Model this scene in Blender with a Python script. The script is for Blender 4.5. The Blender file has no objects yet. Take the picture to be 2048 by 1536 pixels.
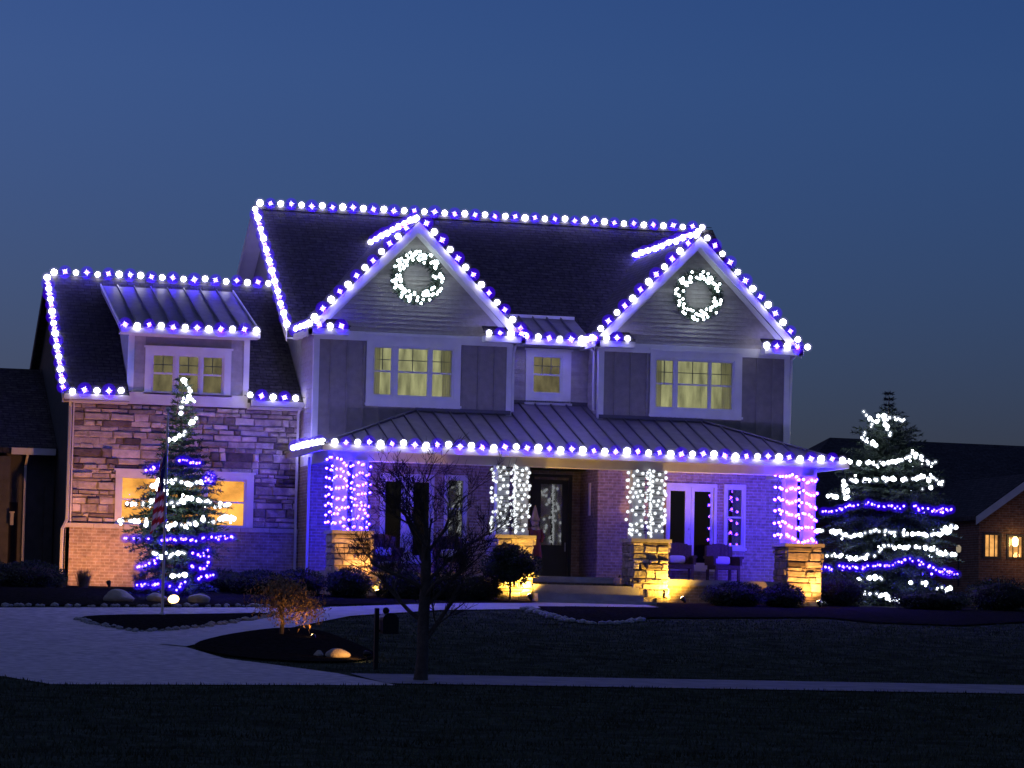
import bpy, bmesh, math, random
import numpy as np
from mathutils import Vector, Matrix
R = math.radians
random.seed(7); rng = np.random.default_rng(7)
scn = bpy.context.scene
COL = scn.collection

# ------------------------------------------------------------------ camera
EYE = Vector((-14.71, -76.45, -0.80))
YAW, PITCH, ROLL = R(14.6), R(4.416), R(1.2)
cd = bpy.data.cameras.new('camera'); cam = bpy.data.objects.new('camera', cd); COL.objects.link(cam)
fh = Vector((math.sin(YAW), math.cos(YAW), 0)); rt = Vector((math.cos(YAW), -math.sin(YAW), 0)); up = Vector((0, 0, 1))
fw = fh*math.cos(PITCH) + up*math.sin(PITCH); uc = -fh*math.sin(PITCH) + up*math.cos(PITCH)
cx = rt*math.cos(ROLL) + uc*math.sin(ROLL); cy = -rt*math.sin(ROLL) + uc*math.cos(ROLL)
M = Matrix((cx, cy, -fw)).transposed().to_4x4(); M.translation = EYE
cam.matrix_world = M
cd.sensor_width = 36; cd.lens = 114.26; cd.clip_start = 0.5; cd.clip_end = 3000
scn.camera = cam

# ------------------------------------------------------------------ dusk sky, one added sun, exposure
SUN_EL, SUN_ROT = R(1.8), R(-40)
w = bpy.data.worlds.new('World'); scn.world = w; w.use_nodes = True
wn = w.node_tree.nodes; wl = w.node_tree.links; wn.clear()
sky = wn.new('ShaderNodeTexSky'); sky.sky_type = 'NISHITA'; sky.sun_disc = False
sky.sun_elevation = SUN_EL; sky.sun_rotation = SUN_ROT
sky.air_density = 1.0; sky.dust_density = 1.0; sky.ozone_density = 4.5
bg = wn.new('ShaderNodeBackground'); bg.inputs['Strength'].default_value = 0.14
wo = wn.new('ShaderNodeOutputWorld')
tn = wn.new('ShaderNodeVectorMath'); tn.operation = 'MULTIPLY'; tn.inputs[1].default_value = (.90, .84, 1.28)   # camera white balance
wtc = wn.new('ShaderNodeTexCoord'); wsp = wn.new('ShaderNodeSeparateXYZ'); wl.new(wtc.outputs['Generated'], wsp.inputs[0])
wmr = wn.new('ShaderNodeMapRange'); wmr.inputs['From Min'].default_value = 0.0; wmr.inputs['From Max'].default_value = 0.17; wl.new(wsp.outputs['Z'], wmr.inputs['Value'])
wmx = wn.new('ShaderNodeMix'); wmx.data_type = 'RGBA'; wmx.inputs['A'].default_value = (.50, .50, .74, 1); wmx.inputs['B'].default_value = (1.32, 1.13, 1.10, 1)   # grey evening haze low down
wl.new(wmr.outputs[0], wmx.inputs['Factor'])
tm = wn.new('ShaderNodeVectorMath'); tm.operation = 'MULTIPLY'
wl.new(sky.outputs[0], tn.inputs[0]); wl.new(tn.outputs[0], tm.inputs[0]); wl.new(wmx.outputs['Result'], tm.inputs[1]); wl.new(tm.outputs[0], bg.inputs[0]); wl.new(bg.outputs[0], wo.inputs[0])
sd = bpy.data.lights.new('sun_fill', 'SUN'); so = bpy.data.objects.new('sun_fill', sd); COL.objects.link(so)
sd.energy = 0.11; sd.angle = R(120); sd.color = (1.0, 0.86, 0.92)   # fill added to lift the ground and walls at dusk
so.rotation_euler = (R(35), 0, R(-60))
scn.view_settings.view_transform = 'Standard'; scn.view_settings.look = 'None'
scn.view_settings.exposure = 0; scn.view_settings.gamma = 1; scn.view_settings.use_curve_mapping = False
scn.cycles.use_denoising = True
scn.cycles.max_bounces = 6; scn.cycles.transparent_max_bounces = 48
scn.cycles.sample_clamp_indirect = 3.0
try: scn.cycles.use_light_tree = True
except Exception: pass

# ------------------------------------------------------------------ materials
def mat(name, col, rough=0.7, metal=0.0, var=0.0, scale=3.0, bump=0.0, bscale=30.0, rand=0.0, spec=0.3):
    m = bpy.data.materials.new(name); m.use_nodes = True
    n, l = m.node_tree.nodes, m.node_tree.links
    b = n['Principled BSDF']; b.inputs['Roughness'].default_value = rough; b.inputs['Metallic'].default_value = metal
    b.inputs['Specular IOR Level'].default_value = spec
    b.inputs['Base Color'].default_value = (*col, 1)
    tc = n.new('ShaderNodeTexCoord')
    if var or rand:
        ns = n.new('ShaderNodeTexNoise'); ns.inputs['Scale'].default_value = scale; ns.inputs['Detail'].default_value = 6
        l.new(tc.outputs['Object'], ns.inputs['Vector'])
        mr = n.new('ShaderNodeMapRange'); mr.inputs['From Min'].default_value = .3; mr.inputs['From Max'].default_value = .7
        mr.inputs['To Min'].default_value = 1-var; mr.inputs['To Max'].default_value = 1+var
        l.new(ns.outputs['Fac'], mr.inputs['Value']); f = mr.outputs[0]
        if rand:
            oi = n.new('ShaderNodeObjectInfo'); r2 = n.new('ShaderNodeMapRange')
            r2.inputs['To Min'].default_value = 1-rand; r2.inputs['To Max'].default_value = 1+rand
            l.new(oi.outputs['Random'], r2.inputs['Value'])
            mu = n.new('ShaderNodeMath'); mu.operation = 'MULTIPLY'; l.new(f, mu.inputs[0]); l.new(r2.outputs[0], mu.inputs[1]); f = mu.outputs[0]
        mx = n.new('ShaderNodeVectorMath'); mx.operation = 'SCALE'; mx.inputs[0].default_value = col
        l.new(f, mx.inputs['Scale']); l.new(mx.outputs[0], b.inputs['Base Color'])
    if bump:
        n2 = n.new('ShaderNodeTexNoise'); n2.inputs['Scale'].default_value = bscale; n2.inputs['Detail'].default_value = 5
        l.new(tc.outputs['Object'], n2.inputs['Vector'])
        bp = n.new('ShaderNodeBump'); bp.inputs['Strength'].default_value = bump; bp.inputs['Distance'].default_value = .03
        l.new(n2.outputs['Fac'], bp.inputs['Height']); l.new(bp.outputs[0], b.inputs['Normal'])
    return m

def coursed(name, c1, c2, mortar, ax, bw, bh, msize=.006, rough=.85, bump=.5, c_var=.35):
    """brick or shingle courses; ax = which two object axes run along and up the courses"""
    m = bpy.data.materials.new(name); m.use_nodes = True
    n, l = m.node_tree.nodes, m.node_tree.links; b = n['Principled BSDF']; b.inputs['Roughness'].default_value = rough
    b.inputs['Specular IOR Level'].default_value = .2
    tc = n.new('ShaderNodeTexCoord'); sp = n.new('ShaderNodeSeparateXYZ'); cb = n.new('ShaderNodeCombineXYZ')
    l.new(tc.outputs['Object'], sp.inputs[0]); l.new(sp.outputs[ax[0]], cb.inputs[0]); l.new(sp.outputs[ax[1]], cb.inputs[1])
    br = n.new('ShaderNodeTexBrick'); br.inputs['Scale'].default_value = 1; br.inputs['Brick Width'].default_value = bw
    br.inputs['Row Height'].default_value = bh; br.inputs['Mortar Size'].default_value = msize
    br.inputs['Color1'].default_value = (*c1, 1); br.inputs['Color2'].default_value = (*c2, 1); br.inputs['Mortar'].default_value = (*mortar, 1)
    l.new(cb.outputs[0], br.inputs['Vector'])
    ns = n.new('ShaderNodeTexNoise'); ns.inputs['Scale'].default_value = 9; ns.inputs['Detail'].default_value = 6; l.new(tc.outputs['Object'], ns.inputs['Vector'])
    mr = n.new('ShaderNodeMapRange'); mr.inputs['From Min'].default_value = .3; mr.inputs['From Max'].default_value = .7
    mr.inputs['To Min'].default_value = 1-c_var; mr.inputs['To Max'].default_value = 1+c_var; l.new(ns.outputs['Fac'], mr.inputs['Value'])
    mx = n.new('ShaderNodeVectorMath'); mx.operation = 'SCALE'; l.new(br.outputs['Color'], mx.inputs[0]); l.new(mr.outputs[0], mx.inputs['Scale'])
    l.new(mx.outputs[0], b.inputs['Base Color'])
    bp = n.new('ShaderNodeBump'); bp.inputs['Strength'].default_value = bump; bp.inputs['Distance'].default_value = .012; bp.invert = True
    l.new(br.outputs['Fac'], bp.inputs['Height']); l.new(bp.outputs[0], b.inputs['Normal'])
    return m

def emit(name, col, strength, sample=True, noise=None):
    m = bpy.data.materials.new(name); m.use_nodes = True
    n, l = m.node_tree.nodes, m.node_tree.links; n.clear()
    e = n.new('ShaderNodeEmission'); e.inputs[0].default_value = (*col, 1); e.inputs[1].default_value = strength
    o = n.new('ShaderNodeOutputMaterial'); l.new(e.outputs[0], o.inputs[0])
    if noise:
        tc = n.new('ShaderNodeTexCoord'); mp = n.new('ShaderNodeMapping'); mp.inputs['Scale'].default_value = noise
        ns = n.new('ShaderNodeTexNoise'); ns.inputs['Scale'].default_value = 1.0; ns.inputs['Detail'].default_value = 4
        l.new(tc.outputs['Object'], mp.inputs[0]); l.new(mp.outputs[0], ns.inputs['Vector'])
        mr = n.new('ShaderNodeMapRange'); mr.inputs['From Min'].default_value = .3; mr.inputs['From Max'].default_value = .7
        mr.inputs['To Min'].default_value = .42*strength; mr.inputs['To Max'].default_value = 1.3*strength
        l.new(ns.outputs['Fac'], mr.inputs['Value']); l.new(mr.outputs[0], e.inputs[1])
    if not sample: m.cycles.emission_sampling = 'NONE'
    return m

def halo(name, col, strength, amount, power):
    """lens bloom added as a glowing globe round an LED: thickest look through its middle, clear at its rim"""
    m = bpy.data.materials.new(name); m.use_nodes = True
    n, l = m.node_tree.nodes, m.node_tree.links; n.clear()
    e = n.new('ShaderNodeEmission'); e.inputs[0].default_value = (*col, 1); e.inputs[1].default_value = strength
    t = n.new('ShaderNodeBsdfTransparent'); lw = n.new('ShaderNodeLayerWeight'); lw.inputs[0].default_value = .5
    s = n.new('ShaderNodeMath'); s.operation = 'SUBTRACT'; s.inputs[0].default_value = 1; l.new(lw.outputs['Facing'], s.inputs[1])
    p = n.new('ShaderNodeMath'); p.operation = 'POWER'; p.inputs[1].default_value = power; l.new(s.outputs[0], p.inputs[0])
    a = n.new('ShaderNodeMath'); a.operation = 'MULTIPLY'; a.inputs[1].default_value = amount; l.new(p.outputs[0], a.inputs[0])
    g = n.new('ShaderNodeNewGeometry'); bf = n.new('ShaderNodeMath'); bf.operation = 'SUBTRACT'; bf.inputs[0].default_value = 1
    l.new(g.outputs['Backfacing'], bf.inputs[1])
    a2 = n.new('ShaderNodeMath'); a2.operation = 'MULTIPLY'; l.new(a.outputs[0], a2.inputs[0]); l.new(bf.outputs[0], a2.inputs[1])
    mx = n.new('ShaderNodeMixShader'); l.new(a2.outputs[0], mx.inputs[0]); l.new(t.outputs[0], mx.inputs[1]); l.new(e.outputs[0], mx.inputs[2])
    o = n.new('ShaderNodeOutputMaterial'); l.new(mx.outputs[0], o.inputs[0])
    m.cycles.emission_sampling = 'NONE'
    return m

def glass_mat(name, ior=1.75, tint=.92):
    m = bpy.data.materials.new(name); m.use_nodes = True
    n, l = m.node_tree.nodes, m.node_tree.links; n.clear()
    t = n.new('ShaderNodeBsdfTransparent'); t.inputs[0].default_value = (tint, tint, tint, 1)
    g = n.new('ShaderNodeBsdfGlossy'); g.inputs['Roughness'].default_value = 0.02
    f = n.new('ShaderNodeFresnel'); f.inputs[0].default_value = ior
    mx = n.new('ShaderNodeMixShader'); l.new(f.outputs[0], mx.inputs[0]); l.new(t.outputs[0], mx.inputs[1]); l.new(g.outputs[0], mx.inputs[2])
    o = n.new('ShaderNodeOutputMaterial'); l.new(mx.outputs[0], o.inputs[0]); return m

TRIM = mat('white_trim_paint', (.62, .61, .60), .55, var=.06, scale=4)
SIDE = mat('taupe_siding', (.235, .215, .195), .8, var=.12, scale=6, bump=.25, bscale=40, rand=.07)
LAP = mat('greige_lap_siding', (.35, .325, .305), .8, var=.12, scale=8, bump=.2, bscale=50, rand=.09)
BRICK = coursed('tan_brick', (.36, .27, .20), (.27, .20, .15), (.40, .36, .32), ('X', 'Z'), .22, .075, .008, c_var=.3)
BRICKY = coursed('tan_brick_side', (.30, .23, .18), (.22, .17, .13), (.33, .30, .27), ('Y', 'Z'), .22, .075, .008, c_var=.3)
SHINGLE = coursed('dark_asphalt_shingle', (.030, .029, .032), (.050, .047, .050), (.012, .012, .013), ('X', 'Y'), .32, .115, .010, bump=1.0, c_var=.5)
SHINGLEX = coursed('dark_asphalt_shingle_gable', (.030, .029, .032), (.050, .047, .050), (.012, .012, .013), ('Y', 'X'), .32, .10, .010, bump=1.0, c_var=.5)
METAL = mat('bronze_standing_seam', (.17, .155, .17), .56, .45, var=.14, scale=5, rand=.08)
SEAM = mat('bronze_seam_rib', (.10, .095, .11), .5, .5)
STONE = mat('ledgestone', (.34, .295, .26), .85, var=.38, scale=6, bump=.9, bscale=16, rand=.42)
STONED = mat('dark_ledgestone', (.155, .125, .115), .85, var=.35, scale=6, bump=.9, bscale=16, rand=.4)
STONEL = mat('light_ledgestone', (.50, .44, .39), .85, var=.25, scale=6, bump=.9, bscale=16, rand=.25)
MORTAR = mat('grey_mortar_backing', (.12, .105, .095), .95, bump=.4)
CAPM = mat('limestone_cap', (.45, .41, .36), .8, var=.15, scale=8, bump=.3)
CONC = mat('porch_concrete', (.34, .33, .33), .85, var=.18, scale=4, bump=.3, bscale=60)
GUT = mat('gutter_white', (.55, .54, .54), .45, var=.05)
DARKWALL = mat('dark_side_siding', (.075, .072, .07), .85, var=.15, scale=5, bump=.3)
DARKIN = mat('dark_interior', (.018, .016, .018), .9)
DOORM = mat('dark_door_paint', (.05, .055, .055), .5, var=.1)
GLASS = glass_mat('window_glass'); GLASSD = glass_mat('door_glass', 2.1, .85)
BLIND = emit('lit_blind', (.40, .40, .19), 1.0, True, (6, 1, 1.3))
BLINDD = emit('dim_lit_blind', (.26, .22, .10), .75, True, (5, 1, 2.0))
BLINDO = emit('lit_amber_shade', (.98, .41, .075), 1.75, True, (1.4, 1, 2.2))
WCORE = emit('white_led', (.88, .86, 1.0), 29.0)
PCORE = emit('purple_led', (.028, .002, 1.0), 900.0)
PGLARE = emit('purple_led_glare', (.93, .96, 1.0), 6.0, False)  # white star points shaped to imitate the bulb's glare
WBLOOM = halo('white_bloom_shell', (.50, .44, 1.0), 1.5, .26, 2.2)  # glowing shells that stand in for lens bloom
PBLOOM = halo('purple_bloom_shell', (.030, .0, .50), 1.75, .62, .7)
MINIW = emit('white_mini_led', (.88, .94, 1.0), 16.0)
MINIP = emit('violet_mini_led', (.012, .0008, 1.0), 800.0)
VBODY = emit('violet_led_body', (.93, .93, 1.0), 3.6, False)
MINIPT = emit('violet_garland_led', (.012, .001, 1.0), 520.0)
MINIPK = emit('lilac_mini_led', (.030, .003, 1.0), 950.0)
MINIWP = emit('post_white_led', (.90, .95, 1.0), 1.35)
PGLOW = halo('violet_mini_bloom', (.022, .0, .55), 1.7, .32, 1.2)  # bloom round the mini bulbs, put into shells
WGLOW = halo('white_mini_bloom', (.70, .80, 1.0), .8, .32, 1.6)
CORD = mat('black_cord', (.01, .012, .01), .6)
NEEDLE = mat('spruce_needles', (.040, .068, .040), .75, var=.45, scale=2.2)
NEEDLEB = mat('blue_spruce_needles', (.022, .038, .026), .75, var=.45, scale=2.2)
BARK = mat('grey_brown_bark', (.075, .06, .05), .9, var=.3, scale=8, bump=.8, bscale=25)
TWIG = mat('dark_twigs', (.030, .022, .022), .9, var=.3)
BOX = mat('boxwood_leaves', (.026, .036, .020), .8, var=.45, scale=9)
DRYLEAF = mat('dry_russet_leaves', (.24, .16, .085), .8, var=.5, scale=12)
TANGRASS = mat('dry_tan_grass', (.16, .12, .07), .85, var=.4, scale=6)
LAWN = mat('lawn_turf', (.060, .070, .052), .95, var=.55, scale=2.2, bump=1.0, bscale=14, spec=0.0)
BLADE = mat('grass_blades', (.066, .078, .050), .9, var=.5, scale=1.2, spec=0.0)
DRIVE = mat('driveway_concrete', (.56, .51, .51), .9, var=.28, scale=5, bump=.6, bscale=60)
WALKM = mat('walkway_concrete', (.52, .49, .48), .9, var=.12, scale=3, bump=.3, bscale=60)
SWALK = mat('sidewalk_concrete', (.24, .235, .23), .9, var=.22, scale=2, bump=.3, bscale=50)
MULCH = mat('dark_mulch', (.020, .018, .018), .95, var=.5, scale=12, bump=1.0, bscale=22, spec=0.0)
ROCK = mat('fieldstone', (.36, .32, .27), .85, var=.25, scale=6, bump=.6, bscale=14)
EDGE = mat('pale_edging_stone', (.34, .33, .33), .85, var=.25, scale=9, bump=.4)
WICKER = mat('brown_wicker', (.085, .055, .042), .7, var=.3, scale=30, bump=.6, bscale=60)
PILLOW = mat('cream_pillow_cloth', (.62, .60, .57), .85, var=.08)
POLE = mat('silver_pole', (.55, .55, .56), .35, .6)
BLACKM = mat('black_metal', (.012, .012, .014), .5, .3)
LENS = emit('warm_lamp_lens', (1.0, .66, .26), 30.0)
WARMWIN = emit('warm_window_glow', (1.0, .46, .12), 1.3, True, (4, 1, 4))

# ------------------------------------------------------------------ mesh builder
class MB:
    def __init__(s): s.v = []; s.f = []; s.mi = []
    def add(s, vs, fs, mi=0):
        o = len(s.v); s.v += [tuple(p) for p in vs]; s.f += [[i+o for i in f] for f in fs]; s.mi += [mi]*len(fs); return s
    def box(s, x0, x1, y0, y1, z0, z1, mi=0):
        return s.add([(x0,y0,z0),(x1,y0,z0),(x1,y1,z0),(x0,y1,z0),(x0,y0,z1),(x1,y0,z1),(x1,y1,z1),(x0,y1,z1)],
                     [(0,3,2,1),(4,5,6,7),(0,1,5,4),(1,2,6,5),(2,3,7,6),(3,0,4,7)], mi)
    def prism(s, poly, vec, mi=0):
        n = len(poly); a = [Vector(p) for p in poly]; b = [p+Vector(vec) for p in a]
        return s.add(a+b, [tuple(range(n))[::-1], tuple(range(n, 2*n))] + [(i, (i+1) % n, n+(i+1) % n, n+i) for i in range(n)], mi)
    def tube(s, pts, rad, sides=6, cap=True, mi=0):
        pts = [Vector(p) for p in pts]; n = len(pts)
        if not hasattr(rad, '__len__'): rad = [rad]*n
        vs = []; ref = None
        for i, p in enumerate(pts):
            t = (pts[min(i+1, n-1)]-pts[max(i-1, 0)])
            t = t.normalized() if t.length > 1e-9 else Vector((0, 0, 1))
            if ref is None: ref = t.orthogonal().normalized()
            ref = (ref - t*ref.dot(t)); ref = ref.normalized() if ref.length > 1e-6 else t.orthogonal().normalized()
            bt = t.cross(ref)
            for k in range(sides):
                a = 2*math.pi*k/sides; vs.append(p+(ref*math.cos(a)+bt*math.sin(a))*rad[i])
        fs = [(i*sides+k, i*sides+(k+1) % sides, (i+1)*sides+(k+1) % sides, (i+1)*sides+k) for i in range(n-1) for k in range(sides)]
        if cap: fs += [tuple(range(sides))[::-1], tuple(range((n-1)*sides, n*sides))]
        return s.add(vs, fs, mi)
    def lathe(s, prof, c=(0,0,0), sides=14, mi=0, sx=1, sy=1):
        vs = [(c[0]+r*sx*math.cos(2*math.pi*k/sides), c[1]+r*sy*math.sin(2*math.pi*k/sides), c[2]+z) for r, z in prof for k in range(sides)]
        n = len(prof)
        fs = [(i*sides+k, i*sides+(k+1) % sides, (i+1)*sides+(k+1) % sides, (i+1)*sides+k) for i in range(n-1) for k in range(sides)]
        fs += [tuple(range(sides))[::-1], tuple(range((n-1)*sides, n*sides))]
        return s.add(vs, fs, mi)
    def ico(s, c, r, sub=1, mi=0, sc=(1,1,1), jit=0):
        bm = bmesh.new(); bmesh.ops.create_icosphere(bm, subdivisions=sub, radius=1)
        vs = []
        for v in bm.verts:
            k = r*(1+random.uniform(-jit, jit)); vs.append((c[0]+v.co.x*k*sc[0], c[1]+v.co.y*k*sc[1], c[2]+v.co.z*k*sc[2]))
        fs = [tuple(v.index for v in f.verts) for f in bm.faces]; bm.free()
        return s.add(vs, fs, mi)
    def tri(s, p, d, side, w, L):
        return s.add([p-side*w, p+side*w, p+d*L], [(0, 1, 2)])
    def mesh(s, name, mats, smooth=False):
        me = bpy.data.meshes.new(name); me.from_pydata([tuple(v) for v in s.v], [], s.f)
        for m in (mats if isinstance(mats, (list, tuple)) else [mats]): me.materials.append(m)
        if any(s.mi): me.polygons.foreach_set('material_index', s.mi)
        if smooth: me.polygons.foreach_set('use_smooth', [True]*len(me.polygons))
        me.update(); return me
    def build(s, name, mats, parent=None, smooth=False, kind=None):
        return link(name, s.mesh(name, mats, smooth), parent, kind)

def link(name, me, parent=None, kind=None, loc=None):
    o = bpy.data.objects.new(name, me); COL.objects.link(o)
    if parent is not None: o.parent = parent
    if kind: o['kind'] = kind
    if loc is not None: o.location = loc
    return o
def tag(o, label, cat, group=None):
    o['label'] = label; o['category'] = cat
    if group: o['group'] = group
    return o
def thing(name, label, cat, loc=(0,0,0), group=None):
    o = link(name, None, None, None, loc); o.empty_display_size = .2
    return tag(o, label, cat, group)
def box(name, m, parent, *b): return MB().box(*b).build(name, m, parent)

# ------------------------------------------------------------------ terrain
BP = [(-300,-2.4),(-60,-2.4),(-40,-2.15),(-24,-1.55),(-21,-1.42),(-14,-.88),(-8,-.38),(-5,-.12),(-3,0),(1.6,.13),(6,.22),(20,.35),(60,.6),(900,.6)]
BY = [b[0] for b in BP]; BZ = [b[1] for b in BP]
def gz(y): return float(np.interp(y, BY, BZ))

def sheet(name, poly, dz, m, kind='structure', parent=None):
    bm = bmesh.new(); bm.faces.new([bm.verts.new((x, y, 0)) for x, y in poly])
    for y in BY:
        bmesh.ops.bisect_plane(bm, geom=bm.verts[:]+bm.edges[:]+bm.faces[:], plane_co=(0, y, 0), plane_no=(0, 1, 0))
    bmesh.ops.triangulate(bm, faces=bm.faces[:])
    for v in bm.verts: v.co.z = gz(v.co.y)+dz
    bmesh.ops.recalc_face_normals(bm, faces=bm.faces[:])
    if sum(f.normal.z for f in bm.faces) < 0: bmesh.ops.reverse_faces(bm, faces=bm.faces[:])
    me = bpy.data.meshes.new(name); bm.to_mesh(me); bm.free(); me.materials.append(m)
    o = link(name, me, parent, kind); return o

def smooth_poly(pts, it=2):
    for _ in range(it):
        q = []
        for i in range(len(pts)):
            a = pts[i]; b = pts[(i+1) % len(pts)]
            q += [(a[0]*.75+b[0]*.25, a[1]*.75+b[1]*.25), (a[0]*.25+b[0]*.75, a[1]*.25+b[1]*.75)]
        pts = q
    return pts
def inside(x, y, poly):
    c = False; n = len(poly)
    for i in range(n):
        x1, y1 = poly[i]; x2, y2 = poly[i-1]
        if (y1 > y) != (y2 > y) and x < (x2-x1)*(y-y1)/(y2-y1)+x1: c = not c
    return c

sheet('lawn_ground', [(-400,-300),(500,-300),(500,900),(-400,900)], 0, LAWN)
drive = [(-30,-9.6),(-7.92,-9.04),(-4.7,-8.15),(-1.31,-7.24),(-2.17,-9.51),(-3.9,-13.49),(-5.39,-17.51),(-5.05,-19.77),(-4.29,-20.96),(-3.7,-23.0),(-3.4,-26.3),(-9.0,-27.6),(-9.5,-25.6),(-30,-23.5)]
walk = [(-2.17,-9.51),(-.61,-7.06),(2.14,-5.4),(4.38,-4.5),(5.0,-3.9),(7.5,-3.9),(7.5,-5.0),(5.2,-5.3),(4.1,-6.33),(1.81,-7.19),(-.65,-9.37),(-2.86,-13.24),(-4.36,-15.64),(-5.39,-17.51),(-5.8,-17.07),(-3.88,-12.8)]
swalk = [(-3.5,-23.1),(60,-23.1),(60,-25.5),(-3.5,-25.9)]
flagbed = smooth_poly([(-6.67,-11.4),(-6.02,-10.64),(-5.0,-10.25),(-3.58,-9.75),(-2.07,-8.98),(-2.6,-10.12),(-3.87,-12.11),(-5.22,-13.79),(-5.86,-14.17),(-6.37,-12.95)])
maplebed = smooth_poly([(-5.41,-17.51),(-4.2,-14.69),(-2.75,-12.65),(-2.02,-13.04),(-1.95,-15.64),(-1.98,-18.33),(-2.42,-19.63),(-3.11,-20.35),(-4.16,-20.27),(-5.0,-19.46)])
stepbed = [(4.45,-5.6),(4.12,-7.87),(4.22,-9.51),(4.67,-9.9),(5.55,-9.18),(6.33,-8.08),(7.59,-7.77),(10.78,-6.9),(11.62,-8.0),(13.52,-8.3),(17.9,-5.5),(18.2,2.5),(12.6,2.5),(12.4,-2.3),(7.6,-2.4),(7.6,-5.1)]
sidebed = [(-30,-8.9),(-7.9,-8.55),(-4.7,-7.75),(-1.26,-6.85),(2.21,-5.3),(4.33,-4.45),(4.9,-3.8),(4.9,-2.3),(.2,-2.3),(.2,1.7),(-30,1.7)]
sheet('driveway', drive, .012, DRIVE); sheet('front_walk', walk, .026, WALKM); sheet('sidewalk', swalk, .020, SWALK)
for nm, p, dz in (('flag_bed', flagbed, .04), ('maple_bed', maplebed, .04), ('step_bed', stepbed, .036), ('foundation_bed', sidebed, .034)):
    sheet(nm, p, dz, MULCH)

# ------------------------------------------------------------------ house
house = thing('house', 'two storey taupe house with twin gables, stone wing and full width porch', 'house')

def wall_xz(mb, x0, x1, z0, z1, y0, y1, holes):
    xs = sorted({x0, x1, *[h[0] for h in holes], *[h[1] for h in holes]}); zs = sorted({z0, z1, *[h[2] for h in holes], *[h[3] for h in holes]})
    for i in range(len(xs)-1):
        for j in range(len(zs)-1):
            mx, mz = (xs[i]+xs[i+1])/2, (zs[j]+zs[j+1])/2
            if any(h[0] < mx < h[1] and h[2] < mz < h[3] for h in holes): continue
            mb.box(xs[i], xs[i+1], y0, y1, zs[j], zs[j+1])
    return mb

CURT = mat('sheer_curtain', (.7, .68, .6), .9)
_n, _l = CURT.node_tree.nodes, CURT.node_tree.links
_t = _n.new('ShaderNodeBsdfTranslucent'); _t.inputs[0].default_value = (.75, .72, .62, 1); _m = _n.new('ShaderNodeMixShader'); _m.inputs[0].default_value = .75
_l.new(_n['Principled BSDF'].outputs[0], _m.inputs[1]); _l.new(_t.outputs[0], _m.inputs[2]); _l.new(_m.outputs[0], _n['Material Output'].inputs[0])
def window(x0, x1, z0, z1, y, units, cw, blind, grid=(2, 2), zb=None, head=0.0, parent=None, rail=.5, glass=None, tint_bar=None):
    """casing x0..x1,z0..z1 on the wall face y; units = glazed openings (ux0,ux1); zb = (sill,head) of the glass"""
    P = parent or house
    win = MB(); zb = zb or (z0+cw, z1-cw)
    ux0, ux1 = units[0][0]-.05, units[-1][1]+.05; gz0, gz1 = zb[0]-.05, zb[1]+.05
    win.box(x0, ux0, y-.05, y+.10, z0, z1); win.box(ux1, x1, y-.05, y+.10, z0, z1)
    win.box(ux0, ux1, y-.05, y+.10, z0, gz0); win.box(ux0, ux1, y-.05, y+.10, gz1, z1)
    for (a, b), (c, d) in zip(units[:-1], units[1:]): win.box(b+.05, c-.05, y-.04, y+.10, gz0, gz1)
    win.box(x0-.03, x1+.03, y-.085, y-.05, z0+.02, z0+.075)
    if head: win.box(x0-.04, x1+.04, y-.075, y-.05, z1-.05, z1)
    wo_ = win.build('window', TRIM, P)
    for (a, b) in units:
        zr = zb[0]+(zb[1]-zb[0])*rail
        s = MB(); s.box(a-.05, a, y-.02, y+.06, gz0, gz1); s.box(b, b+.05, y-.02, y+.06, gz0, gz1)
        s.box(a, b, y-.02, y+.06, gz0, zb[0]); s.box(a, b, y-.02, y+.06, zb[1], gz1)
        s.box(a, b, y-.005, y+.05, zr-.02, zr+.02)
        s.build('sash', tint_bar or TRIM, wo_)
        box('pane', glass or GLASS, wo_, a, b, y+.03, y+.036, zb[0], zr-.02)
        box('pane', glass or GLASS, wo_, a, b, y+.018, y+.024, zr+.02, zb[1])
        if grid:
            g = MB(); nx, nz = grid
            for i in range(1, nx): xx = a+(b-a)*i/nx; g.box(xx-.009, xx+.009, y+.026, y+.044, zr+.02, zb[1])
            for i in range(1, nz):
                zz = zr+(zb[1]-zr)*i/nz
                g.box(a, b, y+.027, y+.043, zz-.009, zz+.009)
            g.build('muntins', TRIM, wo_)
        if blind is BLIND and (a == units[0][0] or b == units[-1][1]):
            ca, cb = (a-.03, a+.42*(b-a)) if a == units[0][0] else (b-.42*(b-a), b+.03)
            cu = MB(); nn = 14
            for k in range(nn+1):
                xx = ca+(cb-ca)*k/nn; yy = y+.115+.022*math.sin(k*1.9)
                cu.v += [(xx, yy, zb[0]-.03), (xx, yy+.004, zb[1]+.03)]
            cu.f = [[2*k, 2*k+2, 2*k+3, 2*k+1] for k in range(nn)]; cu.mi = [0]*nn
            cu.build('curtain', CURT, wo_, True)
        if blind:
            box('blind', blind, wo_, a-.04, b+.04, y+.16, y+.17, zb[0]-.04, zb[1]+.04)
    return wo_

# ---- openings
LW = (1.56, 3.90, 4.63, 6.40); LU = [(1.76, 2.18), (2.35, 3.08), (3.20, 3.68)]; LZ = (4.92, 6.05)
RW = (8.71, 11.09, 4.63, 6.33); RU = [(8.87, 9.31), (9.43, 10.22), (10.30, 10.84)]; RZ = (4.89, 6.04)
CW = (5.80, 6.96, 4.87, 6.29)
def hole(u, z): return (u[0][0]-.04, u[-1][1]+.04, z[0]-.04, z[1]+.04)
BX = [(.29, 5.17), (7.41, 12.32)]
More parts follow.
